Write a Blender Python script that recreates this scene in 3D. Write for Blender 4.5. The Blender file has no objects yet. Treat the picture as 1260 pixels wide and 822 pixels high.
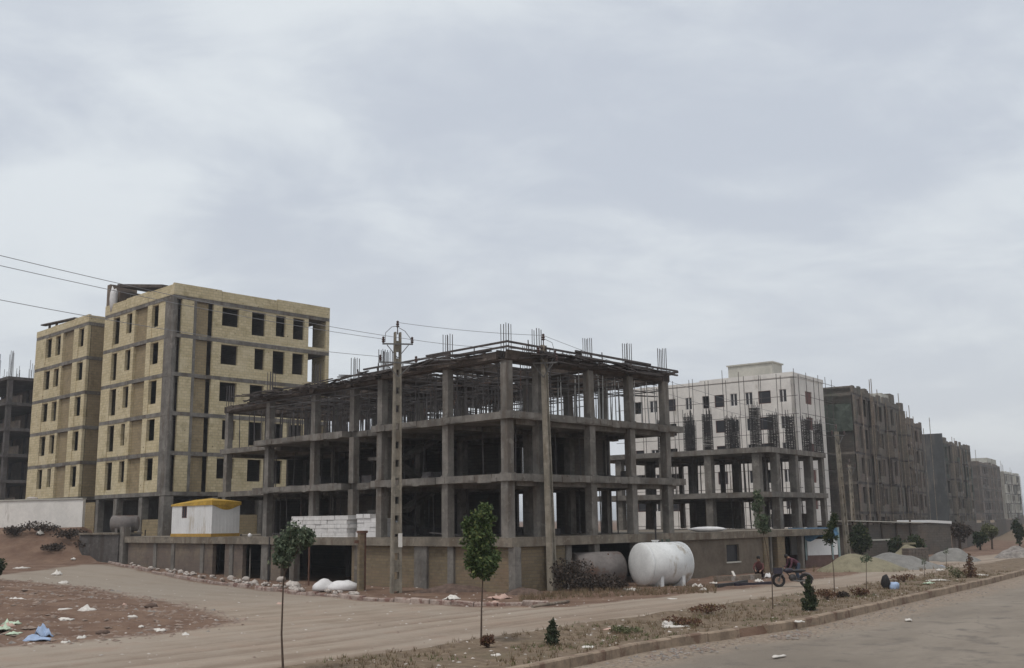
import bpy, math, random
import numpy as np
from mathutils import Vector, Matrix, Euler
from mathutils import noise as mnoise
R = random.Random(7)
S = bpy.context.scene
COL = S.collection
rad = math.radians

# ------------------------------------------------------------------ camera
CAMZ = 3.3
PITCH = math.atan(229 / 1270.0)
ROLL = rad(-0.75)
F = 1270.0
CM = Matrix.Rotation(math.pi / 2 + PITCH, 3, 'X') @ Matrix.Rotation(ROLL, 3, 'Z')
cam = bpy.data.cameras.new('camera')
cam.sensor_width = 36
cam.lens = 36 * F / 1260
cam.clip_start = 0.1
cam.clip_end = 6000
camo = bpy.data.objects.new('camera', cam)
COL.objects.link(camo)
camo.matrix_world = Matrix.Translation((0, 0, CAMZ)) @ CM.to_4x4()
S.camera = camo


def ray(px, py):
    return CM @ Vector(((px - 630) / F, (411 - py) / F, -1.0))


def P(px, py, Y):
    """point seen at photo pixel (px,py) at distance Y in front of the viewer"""
    d = ray(px, py)
    return Vector((0, 0, CAMZ)) + d * (Y / d.y)


def sst(a, b, x):
    t = np.clip((x - a) / (b - a), 0, 1)
    return t * t * (3 - 2 * t)


# ------------------------------------------------------------------ frames
class Fr:
    def __init__(s, x, y, ang):
        s.o = (x, y)
        a = rad(ang)
        s.u = (math.cos(a), math.sin(a))
        s.v = (-s.u[1], s.u[0])
        s.ang = a

    def p(s, u, v, z):
        return (s.o[0] + u * s.u[0] + v * s.v[0], s.o[1] + u * s.u[1] + v * s.v[1], z)

    def hit(s, px, py, axis='u', off=0.0):
        """where a photo ray meets the vertical plane along u (or v), shifted by off"""
        d = ray(px, py)
        if axis == 'u':
            o = s.p(0, off, 0); dr = s.u
        else:
            o = s.p(off, 0, 0); dr = s.v
        n = (-dr[1], dr[0])
        t = (n[0] * o[0] + n[1] * o[1]) / (n[0] * d.x + n[1] * d.y)
        q = Vector((0, 0, CAMZ)) + d * t
        return (q.x - o[0]) * dr[0] + (q.y - o[1]) * dr[1], q.z


FA = Fr(-0.1, 49.0, 46)       # grey frame on the corner
FY = Fr(-26.1, 78.0, 46)      # yellow brick block
FB = Fr(17.24, 70.0, 53)      # second, lower frame
FC = Fr(30.62, 112.0, 53)     # white block
FD = Fr(39.73, 120.0, 58)     # dark brick row


def hgt(x, y):
    """terrain height"""
    x = np.asarray(x, float); y = np.asarray(y, float)
    tv = (x - FA.o[0]) * FA.v[0] + (y - FA.o[1]) * FA.v[1]
    h = 0.036 * np.clip(tv - 22, 0, 45)
    r = x / np.maximum(y, 1.0)
    h = h + (3.2 - h) * sst(74.5, 82.5, y) * sst(-0.385, -0.41, r) * (r < 0)
    return h


def G(px, py, dz=0.0):
    """ground point under a photo pixel"""
    d = ray(px, py)
    z = 0.0
    q = None
    for _ in range(12):
        t = (z + dz - CAMZ) / d.z
        if t < 0 or t > 900: t = 900
        q = Vector((0, 0, CAMZ)) + d * t
        z = 0.5 * z + 0.5 * float(hgt(q.x, q.y))
    q.z = float(hgt(q.x, q.y)) + dz
    return q


# ------------------------------------------------------------------ mesh builder
class MB:
    def __init__(s):
        s.v = []; s.f = []; s.mi = []; s.cur = 0

    def add(s, vs, fs):
        b = len(s.v)
        s.v.extend([tuple(q) for q in vs])
        for f in fs:
            s.f.append(tuple(b + i for i in f)); s.mi.append(s.cur)

    def box(s, fr, u0, u1, v0, v1, z0, z1, j=0.0):
        vs = [fr.p(u, v, z) for z in (z0, z1) for (u, v) in ((u0, v0), (u1, v0), (u1, v1), (u0, v1))]
        if j:
            vs = [(a + R.uniform(-j, j), b + R.uniform(-j, j), c + R.uniform(-j, j)) for a, b, c in vs]
        s.add(vs, [(3, 2, 1, 0), (4, 5, 6, 7), (0, 1, 5, 4), (1, 2, 6, 5), (2, 3, 7, 6), (3, 0, 4, 7)])

    def bar(s, p0, p1, w, h, up=(0, 0, 1)):
        """rectangular bar between two points"""
        p0 = Vector(p0); p1 = Vector(p1)
        d = (p1 - p0).normalized()
        side = d.cross(Vector(up))
        if side.length < 1e-4: side = d.cross(Vector((1, 0, 0)))
        side.normalize()
        upv = side.cross(d)
        vs = []
        for q in (p0, p1):
            for a, b in ((-1, -1), (1, -1), (1, 1), (-1, 1)):
                vs.append(q + side * (a * w / 2) + upv * (b * h / 2))
        s.add(vs, [(0, 1, 2, 3), (7, 6, 5, 4), (4, 5, 1, 0), (5, 6, 2, 1), (6, 7, 3, 2), (7, 4, 0, 3)])

    def tube(s, pts, r, n=6, cap=True):
        pts = [Vector(q) for q in pts]
        rs = r if isinstance(r, (list, tuple)) else [r] * len(pts)
        b = len(s.v)
        prev = None
        for i, q in enumerate(pts):
            d = (pts[min(i + 1, len(pts) - 1)] - pts[max(i - 1, 0)]).normalized()
            if prev is None:
                a = d.cross(Vector((0, 0, 1)))
                if a.length < 1e-3: a = d.cross(Vector((1, 0, 0)))
            else:
                a = prev - d * prev.dot(d)
            a.normalize(); prev = a
            c = d.cross(a)
            for k in range(n):
                t = 2 * math.pi * k / n
                s.v.append(tuple(q + (a * math.cos(t) + c * math.sin(t)) * rs[i]))
        for i in range(len(pts) - 1):
            for k in range(n):
                k2 = (k + 1) % n
                s.f.append((b + i * n + k, b + i * n + k2, b + (i + 1) * n + k2, b + (i + 1) * n + k)); s.mi.append(s.cur)
        if cap:
            s.f.append(tuple(b + k for k in range(n))[::-1]); s.mi.append(s.cur)
            e = b + (len(pts) - 1) * n
            s.f.append(tuple(e + k for k in range(n))); s.mi.append(s.cur)

    def lathe(s, o, axis, prof, n=20):
        """prof: list of (along, radius) around axis from o"""
        o = Vector(o); ax = Vector(axis).normalized()
        a = ax.cross(Vector((0, 0, 1)))
        if a.length < 1e-3: a = Vector((1, 0, 0))
        a.normalize(); c = ax.cross(a)
        b = len(s.v)
        for (t, r) in prof:
            for k in range(n):
                th = 2 * math.pi * k / n
                s.v.append(tuple(o + ax * t + (a * math.cos(th) + c * math.sin(th)) * max(r, 1e-3)))
        for i in range(len(prof) - 1):
            for k in range(n):
                k2 = (k + 1) % n
                s.f.append((b + i * n + k, b + i * n + k2, b + (i + 1) * n + k2, b + (i + 1) * n + k)); s.mi.append(s.cur)
        s.f.append(tuple(b + k for k in range(n))[::-1]); s.mi.append(s.cur)
        e = b + (len(prof) - 1) * n
        s.f.append(tuple(e + k for k in range(n))); s.mi.append(s.cur)

    def blob(s, c, rx, ry, rz, seed, amp=0.3, n=9, m=6, flat=False):
        """lumpy stone / sack"""
        c = Vector(c); b = len(s.v)
        ofs = Vector((seed * 3.1, seed * 1.7, seed * 0.9))
        for i in range(m + 1):
            th = math.pi * i / m
            for k in range(n):
                ph = 2 * math.pi * k / n
                d = Vector((math.sin(th) * math.cos(ph), math.sin(th) * math.sin(ph), math.cos(th)))
                f = 1 + amp * mnoise.noise(d * 1.6 + ofs)
                q = Vector((d.x * rx * f, d.y * ry * f, d.z * rz * f))
                if flat: q.z = max(q.z, -rz * 0.35)
                s.v.append(tuple(c + q))
        for i in range(m):
            for k in range(n):
                k2 = (k + 1) % n
                s.f.append((b + i * n + k, b + (i + 1) * n + k, b + (i + 1) * n + k2, b + i * n + k2)); s.mi.append(s.cur)

    def leaves(s, c, rx, ry, rz, n, size, droop=0.0, shell=0.45):
        c = Vector(c)
        for _ in range(n):
            while True:
                d = Vector((R.uniform(-1, 1), R.uniform(-1, 1), R.uniform(-1, 1)))
                if 0.05 < d.length < 1: break
            d = d.normalized() * (d.length ** shell)
            q = c + Vector((d.x * rx, d.y * ry, d.z * rz))
            a = Vector((R.gauss(0, 1), R.gauss(0, 1), R.gauss(0, 1) - droop)).normalized()
            b = a.cross(Vector((R.gauss(0, 1), R.gauss(0, 1), R.gauss(0, 1)))).normalized()
            L = size * R.uniform(0.6, 1.3); W = L * R.uniform(0.28, 0.45)
            s.add([q, q + a * L * 0.5 + b * W, q + a * L, q + a * L * 0.5 - b * W], [(0, 1, 2, 3)])

    def build(s, name, mats, parent=None, smooth=False):
        me = bpy.data.meshes.new(name)
        off = Vector((0, 0, 0))
        if parent is not None:
            q = parent
            while q is not None:
                off += q.location; q = q.parent
        me.from_pydata([(a - off.x, b - off.y, c - off.z) for a, b, c in s.v], [], s.f)
        if not isinstance(mats, (list, tuple)): mats = [mats]
        for m in mats: me.materials.append(m)
        if len(mats) > 1: me.polygons.foreach_set('material_index', s.mi)
        if smooth: me.polygons.foreach_set('use_smooth', [True] * len(me.polygons))
        me.update()
        o = bpy.data.objects.new(name, me)
        COL.objects.link(o)
        if parent is not None: o.parent = parent
        return o


def solo(mb, name, mats, label, cat, group=None, smooth=False):
    """a thing that is one mesh, its origin at its base"""
    xs = [q[0] for q in mb.v]; ys = [q[1] for q in mb.v]; zs = [q[2] for q in mb.v]
    o3 = Vector((sum(xs) / len(xs), sum(ys) / len(ys), min(zs)))
    mb.v = [(a - o3.x, b - o3.y, c - o3.z) for a, b, c in mb.v]
    o = mb.build(name, mats, None, smooth)
    o.location = o3
    o['label'] = label; o['category'] = cat
    if group: o['group'] = group
    return o


def thing(name, label, cat, loc=(0, 0, 0), group=None):
    o = bpy.data.objects.new(name, None)
    o.empty_display_size = 0.3
    o.location = loc
    COL.objects.link(o)
    o['label'] = label; o['category'] = cat
    if group: o['group'] = group
    return o


def struct(o, kind='structure'):
    o['kind'] = kind
    return o


def copy_tree(o, parent=None):
    c = o.copy(); COL.objects.link(c)
    if parent is not None: c.parent = parent
    for ch in list(o.children): copy_tree(ch, c)
    return c


# ------------------------------------------------------------------ materials
class NT:
    def __init__(s, name):
        s.m = bpy.data.materials.new(name); s.m.use_nodes = True
        s.t = s.m.node_tree; s.b = s.t.nodes['Principled BSDF']
        s.b.inputs['Specular IOR Level'].default_value = 0.25

    def n(s, typ, **kw):
        nd = s.t.nodes.new(typ)
        for k, v in kw.items():
            if k.startswith('i_'):
                key = k[2:]
                key = int(key) if key.isdigit() else key.replace('_', ' ')
                nd.inputs[key].default_value = v
            else: setattr(nd, k, v)
        return nd

    def l(s, a, b): s.t.links.new(a, b)

    def math(s, op, a, b=None, c=None):
        nd = s.t.nodes.new('ShaderNodeMath'); nd.operation = op
        for i, x in enumerate((a, b, c)):
            if x is None: continue
            if isinstance(x, (int, float)): nd.inputs[i].default_value = x
            else: s.l(x, nd.inputs[i])
        return nd.outputs[0]

    def mix(s, fac, a, b, mode='MIX'):
        nd = s.t.nodes.new('ShaderNodeMix'); nd.data_type = 'RGBA'; nd.blend_type = mode
        for i, x in ((0, fac), (6, a), (7, b)):
            if isinstance(x, (int, float)): nd.inputs[i].default_value = x
            elif isinstance(x, tuple): nd.inputs[i].default_value = (*x, 1)
            else: s.l(x, nd.inputs[i])
        return nd.outputs[2]

    def pos(s):
        return s.n('ShaderNodeNewGeometry').outputs['Position']

    def noise(s, vec, scale, detail=5, rough=0.6, sc=None):
        if sc is not None:
            mp = s.n('ShaderNodeMapping'); mp.inputs['Scale'].default_value = sc
            s.l(vec, mp.inputs['Vector']); vec = mp.outputs[0]
        nd = s.n('ShaderNodeTexNoise'); nd.inputs['Scale'].default_value = scale
        nd.inputs['Detail'].default_value = detail; nd.inputs['Roughness'].default_value = rough
        s.l(vec, nd.inputs['Vector'])
        return nd.outputs['Fac']

    def ramp(s, x, lo, hi, a=0.0, b=1.0):
        nd = s.n('ShaderNodeMapRange', interpolation_type='SMOOTHSTEP')
        nd.inputs['From Min'].default_value = lo; nd.inputs['From Max'].default_value = hi
        nd.inputs['To Min'].default_value = a; nd.inputs['To Max'].default_value = b
        s.l(x, nd.inputs['Value'])
        return nd.outputs[0]

    def bump(s, h, dist=0.02, strength=0.6):
        nd = s.n('ShaderNodeBump'); nd.inputs['Distance'].default_value = dist
        nd.inputs['Strength'].default_value = strength
        s.l(h, nd.inputs['Height']); s.l(nd.outputs[0], s.b.inputs['Normal'])

    def done(s, col, rough=0.9):
        if isinstance(col, tuple): s.b.inputs['Base Color'].default_value = (*col, 1)
        else: s.l(col, s.b.inputs['Base Color'])
        if isinstance(rough, (int, float)): s.b.inputs['Roughness'].default_value = rough
        else: s.l(rough, s.b.inputs['Roughness'])
        return s.m


def plain(name, col, rough=0.85, var=0.25, scale=3.0, metal=0.0, spots=None, streak=False):
    """weathered surface: colour varied by two noises, optional stain colour"""
    t = NT(name); p = t.pos()
    n1 = t.noise(p, scale, 6, 0.65)
    n2 = t.noise(p, scale * 7, 3, 0.6)
    k = t.math('ADD', t.math('MULTIPLY', n1, 0.7), t.math('MULTIPLY', n2, 0.3))
    dark = tuple(c * (1 - var) for c in col); lite = tuple(min(c * (1 + var), 0.95) for c in col)
    c = t.mix(t.ramp(k, 0.32, 0.68), dark, lite)
    if spots:
        n3 = t.noise(p, scale * 0.8, 5, 0.7, (1, 1, 0.25) if streak else None)
        c = t.mix(t.ramp(n3, spots[1], spots[1] + 0.12), c, spots[0])
    t.bump(k, 0.02, 0.35)
    t.b.inputs['Metallic'].default_value = metal
    return t.done(c, rough)


def concrete(name, col, lift=True):
    t = NT(name); p = t.pos()
    n1 = t.noise(p, 0.9, 6, 0.65)
    n2 = t.noise(p, 6.0, 5, 0.7)
    n3 = t.noise(p, 1.6, 5, 0.65, (1, 1, 0.18))
    c = t.mix(t.ramp(n1, 0.3, 0.7), tuple(x * 0.66 for x in col), tuple(x * 1.32 for x in col))
    c = t.mix(t.ramp(n2, 0.45, 0.75, 0, 0.45), c, tuple(x * 0.6 for x in col))
    c = t.mix(t.ramp(n3, 0.47, 0.66, 0, 0.75), c, (col[0] * 0.6, col[1] * 0.52, col[2] * 0.46))
    n4 = t.noise(p, 2.4, 4, 0.6)
    c = t.mix(t.ramp(n4, 0.58, 0.66, 0, 0.5), c, tuple(x * 1.5 for x in col))
    # pour lines of the column forms
    sx = t.n('ShaderNodeSeparateXYZ'); t.l(p, sx.inputs[0])
    w = t.math('FRACT', t.math('MULTIPLY', sx.outputs[2], 0.82))
    ln = t.math('MULTIPLY', t.math('LESS_THAN', w, 0.035), t.ramp(n2, 0.4, 0.6))
    c = t.mix(t.math('MULTIPLY', ln, 0.35), c, tuple(x * 0.45 for x in col))
    t.bump(t.math('ADD', n2, t.math('MULTIPLY', n1, 0.5)), 0.02, 0.5)
    return t.done(c, 0.92)


def bricks(name, c1, c2, mortar, bw, bh, ang, mort=0.018, blotch=(0.3, 0.24, 0.16), amt=0.5, holes=0.0):
    t = NT(name); p = t.pos()
    mp = t.n('ShaderNodeMapping'); mp.inputs['Rotation'].default_value = (0, 0, -ang)
    t.l(p, mp.inputs['Vector'])
    sx = t.n('ShaderNodeSeparateXYZ'); t.l(mp.outputs[0], sx.inputs[0])
    cx = t.n('ShaderNodeCombineXYZ')
    t.l(t.math('ADD', sx.outputs[0], sx.outputs[1]), cx.inputs[0]); t.l(sx.outputs[2], cx.inputs[1])
    b = t.n('ShaderNodeTexBrick')
    b.inputs['Scale'].default_value = 1.0
    b.inputs['Brick Width'].default_value = bw; b.inputs['Row Height'].default_value = bh
    b.inputs['Mortar Size'].default_value = mort; b.inputs['Mortar Smooth'].default_value = 0.3
    b.inputs['Bias'].default_value = -0.1
    b.inputs['Color1'].default_value = (*c1, 1); b.inputs['Color2'].default_value = (*c2, 1)
    b.inputs['Mortar'].default_value = (*mortar, 1)
    t.l(cx.outputs[0], b.inputs['Vector'])
    n1 = t.noise(p, 0.55, 6, 0.7); n2 = t.noise(p, 5.0, 4, 0.7)
    c = t.mix(t.ramp(n1, 0.42, 0.72, 0, amt), b.outputs['Color'], blotch)
    c = t.mix(t.ramp(n2, 0.35, 0.75, 0, 0.35), c, tuple(x * 0.75 for x in c1))
    n5 = t.noise(p, 1.3, 5, 0.7)
    c = t.mix(t.ramp(n5, 0.52, 0.68, 0, 0.55), c, tuple(x * 0.62 for x in c2))
    if holes:
        vo = t.n('ShaderNodeTexVoronoi'); vo.inputs['Scale'].default_value = 1.7
        t.l(cx.outputs[0], vo.inputs['Vector'])
        hl = t.math('MULTIPLY', t.math('LESS_THAN', vo.outputs['Distance'], 0.11), t.ramp(n1, 0.4, 0.6))
        c = t.mix(t.math('MULTIPLY', hl, holes), c, (0.16, 0.11, 0.06))
    t.bump(t.math('SUBTRACT', t.math('MULTIPLY', n2, 0.3), b.outputs['Fac']), 0.02, 0.5)
    return t.done(c, 0.92)


M = {}
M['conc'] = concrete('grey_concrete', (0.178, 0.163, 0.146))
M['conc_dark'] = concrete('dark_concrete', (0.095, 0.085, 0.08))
M['conc_pole'] = concrete('pole_concrete', (0.25, 0.222, 0.18))
M['conc_warm'] = concrete('podium_concrete', (0.20, 0.172, 0.138))
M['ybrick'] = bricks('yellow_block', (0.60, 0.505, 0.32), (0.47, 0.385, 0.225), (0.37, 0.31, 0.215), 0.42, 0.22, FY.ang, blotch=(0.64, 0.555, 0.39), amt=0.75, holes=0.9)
M['ybrick_b'] = bricks('tan_shaded_block', (0.33, 0.255, 0.15), (0.26, 0.20, 0.115), (0.21, 0.175, 0.125), 0.42, 0.22, FY.ang, holes=0.6)  # tan panels; the recess side walls carry their shade in this colour too
M['stone'] = bricks('rough_beige_masonry', (0.22, 0.172, 0.108), (0.165, 0.13, 0.085), (0.155, 0.13, 0.10), 0.36, 0.16, FA.ang, blotch=(0.24, 0.16, 0.11), amt=0.7)
M['render'] = plain('brown_render', (0.145, 0.118, 0.092), 0.92, 0.25, 0.8, spots=((0.175, 0.148, 0.115), 0.52), streak=True)
M['block'] = bricks('grey_block', (0.135, 0.12, 0.105), (0.11, 0.10, 0.09), (0.09, 0.08, 0.072), 0.4, 0.2, FA.ang, blotch=(0.17, 0.12, 0.09))
M['redblock'] = bricks('red_hollow_block', (0.165, 0.125, 0.102), (0.14, 0.112, 0.095), (0.13, 0.11, 0.096), 0.3, 0.2, FA.ang)
M['dbrick'] = bricks('brown_brick', (0.185, 0.155, 0.13), (0.14, 0.12, 0.102), (0.12, 0.11, 0.098), 0.4, 0.22, FD.ang, blotch=(0.105, 0.115, 0.095), amt=0.8)
M['dbrick2'] = bricks('reddish_brick', (0.20, 0.155, 0.13), (0.155, 0.125, 0.107), (0.12, 0.11, 0.1), 0.4, 0.22, FD.ang, blotch=(0.115, 0.115, 0.1), amt=0.7)
M['dgrey'] = plain('dark_render', (0.055, 0.056, 0.056), 0.9, 0.25, 0.4, spots=((0.12, 0.11, 0.1), 0.55), streak=True)
M['net'] = plain('green_net', (0.065, 0.078, 0.064), 0.95, 0.3, 1.5)
M['pale'] = plain('pale_render', (0.45, 0.43, 0.38), 0.9, 0.15, 0.6)
M['white_wall'] = plain('white_render', (0.70, 0.665, 0.62), 0.88, 0.1, 0.7, spots=((0.46, 0.42, 0.37), 0.58), streak=True)
M['wood'] = plain('form_timber', (0.085, 0.066, 0.055), 0.85, 0.45, 2.0, spots=((0.15, 0.125, 0.105), 0.57))
M['ply'] = plain('weathered_form_board', (0.20, 0.16, 0.125), 0.85, 0.4, 1.6, spots=((0.35, 0.32, 0.29), 0.56))
M['rail'] = plain('form_rail', (0.085, 0.07, 0.064), 0.6, 0.4, 2.0, metal=0.3)
M['rebar'] = plain('rebar_steel', (0.10, 0.09, 0.09), 0.7, 0.3, 5, metal=0.4)
M['prop'] = plain('prop_steel', (0.11, 0.10, 0.098), 0.6, 0.4, 1.2, metal=0.3, spots=((0.17, 0.09, 0.06), 0.58))
M['prop_l'] = plain('galvanised_prop', (0.42, 0.42, 0.41), 0.5, 0.2, 1.2, metal=0.4)
M['rust'] = plain('rust', (0.13, 0.07, 0.05), 0.85, 0.4, 4)
M['iron'] = plain('dark_iron', (0.06, 0.055, 0.055), 0.6, 0.3, 5, metal=0.5)
M['galv'] = plain('galvanised', (0.14, 0.135, 0.13), 0.55, 0.2, 5, metal=0.4)
M['wire'] = plain('wire', (0.22, 0.22, 0.23), 0.6, 0.1, 1)
M['insul'] = plain('insulator', (0.08, 0.05, 0.045), 0.3, 0.1, 1)
M['tankw'] = plain('white_tank_paint', (0.68, 0.68, 0.67), 0.55, 0.1, 1.6, spots=((0.40, 0.35, 0.29), 0.57), streak=True)
M['tankg'] = plain('grey_rusty_tank_paint', (0.17, 0.15, 0.14), 0.7, 0.25, 1.0, spots=((0.14, 0.09, 0.07), 0.5))
M['tankd'] = plain('dark_tank_end', (0.11, 0.09, 0.08), 0.8, 0.3, 1.5)  # end caps darker than the grey shell
M['hutw'] = plain('hut_white_paint', (0.68, 0.67, 0.66), 0.6, 0.07, 1.1, spots=((0.5, 0.45, 0.39), 0.58), streak=True)
M['huty'] = plain('hut_yellow_paint', (0.47, 0.29, 0.05), 0.65, 0.3, 1.6, spots=((0.36, 0.26, 0.11), 0.58))
M['hutb'] = plain('hut_brown_trim', (0.40, 0.24, 0.055), 0.6, 0.2, 1.2)
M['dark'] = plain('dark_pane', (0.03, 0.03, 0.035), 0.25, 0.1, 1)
M['wframe'] = plain('window_frame', (0.62, 0.6, 0.58), 0.6, 0.05, 1)
M['fdark'] = plain('window_frame_dark', (0.14, 0.06, 0.05), 0.6, 0.1, 1)
M['aac'] = bricks('white_blocks', (0.72, 0.70, 0.68), (0.62, 0.60, 0.585), (0.52, 0.50, 0.48), 0.5, 0.2, FA.ang, mort=0.012, blotch=(0.55, 0.5, 0.46), amt=0.3)
M['sack'] = plain('white_sack', (0.68, 0.66, 0.65), 0.75, 0.1, 3)
M['stonew'] = plain('pale_rubble', (0.46, 0.41, 0.37), 0.9, 0.3, 4)
M['stoneb'] = plain('brown_rubble', (0.24, 0.18, 0.145), 0.92, 0.3, 4)
M['paper'] = plain('white_litter', (0.62, 0.58, 0.53), 0.8, 0.2, 5)
M['blue'] = plain('blue_plastic', (0.33, 0.42, 0.58), 0.5, 0.15, 5)
M['mint'] = plain('pale_green_plastic', (0.5, 0.6, 0.45), 0.6, 0.15, 5)
M['pink'] = plain('pinkish_litter', (0.5, 0.34, 0.28), 0.7, 0.15, 5)
M['tarp'] = plain('blue_tarp', (0.07, 0.15, 0.24), 0.6, 0.3, 1.2)
M['teal'] = plain('teal_frame_paint', (0.22, 0.28, 0.28), 0.6, 0.2, 1.2)
M['sand'] = plain('grey_sand', (0.20, 0.19, 0.175), 0.95, 0.2, 2)
M['sandy'] = plain('brown_sand', (0.21, 0.185, 0.125), 0.95, 0.2, 2)
M['kerb'] = plain('kerb_concrete', (0.27, 0.205, 0.15), 0.92, 0.3, 1.6, spots=((0.17, 0.11, 0.08), 0.5))
M['kerbw'] = plain('pale_kerb', (0.32, 0.255, 0.22), 0.92, 0.35, 2.2, spots=((0.19, 0.11, 0.09), 0.48))
M['rubmix'] = plain('mixed_rubble', (0.23, 0.205, 0.185), 0.95, 0.45, 3)
M['bark'] = plain('bark', (0.085, 0.06, 0.045), 0.9, 0.3, 12)
M['soilheap'] = plain('dark_soil', (0.11, 0.075, 0.06), 0.95, 0.35, 3)
M['rubber'] = plain('rubber', (0.022, 0.02, 0.02), 0.7, 0.2, 5)
M['mbody'] = plain('dark_violet_paint', (0.035, 0.03, 0.042), 0.35, 0.2, 3)
M['seat'] = plain('black_vinyl', (0.03, 0.028, 0.03), 0.5, 0.2, 5)
M['skin'] = plain('skin', (0.32, 0.19, 0.13), 0.6, 0.05, 5)
M['hair'] = plain('black_hair', (0.018, 0.015, 0.014), 0.6, 0.1, 5)
M['redcloth'] = plain('red_cloth', (0.10, 0.038, 0.036), 0.85, 0.15, 8)
M['darkcloth'] = plain('dark_cloth', (0.05, 0.035, 0.04), 0.85, 0.15, 8)
M['jean'] = plain('blue_denim', (0.05, 0.065, 0.095), 0.85, 0.15, 8)
M['maroon'] = plain('maroon_cloth', (0.10, 0.04, 0.055), 0.85, 0.15, 8)
M['plinth'] = plain('reddish_plaster', (0.17, 0.11, 0.095), 0.9, 0.2, 2)


def leafmat(name, a, b, c=None):
    t = NT(name)
    g = t.n('ShaderNodeNewGeometry')
    rnd = g.outputs['Random Per Island']
    col = t.mix(t.ramp(rnd, 0.1, 0.9), a, b)
    if c: col = t.mix(t.math('GREATER_THAN', rnd, 0.88), col, c)
    t.b.inputs['Specular IOR Level'].default_value = 0.2
    tr = t.n('ShaderNodeBsdfTranslucent'); t.l(col, tr.inputs[0])
    ms = t.n('ShaderNodeMixShader'); ms.inputs[0].default_value = 0.25
    out = t.t.nodes['Material Output']
    t.l(t.b.outputs[0], ms.inputs[1]); t.l(tr.outputs[0], ms.inputs[2]); t.l(ms.outputs[0], out.inputs[0])
    return t.done(col, 0.7)


M['leaf'] = leafmat('sapling_leaf', (0.05, 0.078, 0.028), (0.105, 0.145, 0.055), (0.19, 0.21, 0.075))
M['leafg'] = leafmat('grey_green_leaf', (0.065, 0.088, 0.055), (0.135, 0.165, 0.105), (0.19, 0.21, 0.135))
M['leafd'] = leafmat('dark_leaf', (0.022, 0.034, 0.016), (0.06, 0.076, 0.036), (0.085, 0.09, 0.04))
M['leafc'] = leafmat('conifer_leaf', (0.035, 0.045, 0.026), (0.065, 0.075, 0.042))
M['leafr'] = leafmat('dry_red_leaf', (0.10, 0.05, 0.035), (0.18, 0.10, 0.06), (0.2, 0.15, 0.07))
M['leafo'] = leafmat('olive_leaf', (0.10, 0.105, 0.05), (0.16, 0.16, 0.085))
M['twig'] = leafmat('dry_twig', (0.045, 0.035, 0.03), (0.095, 0.072, 0.058))
M['straw'] = leafmat('dry_grass_blade', (0.16, 0.11, 0.07), (0.25, 0.185, 0.115), (0.11, 0.105, 0.05))
M['weed'] = leafmat('green_weed_blade', (0.08, 0.10, 0.035), (0.14, 0.15, 0.06))


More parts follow.
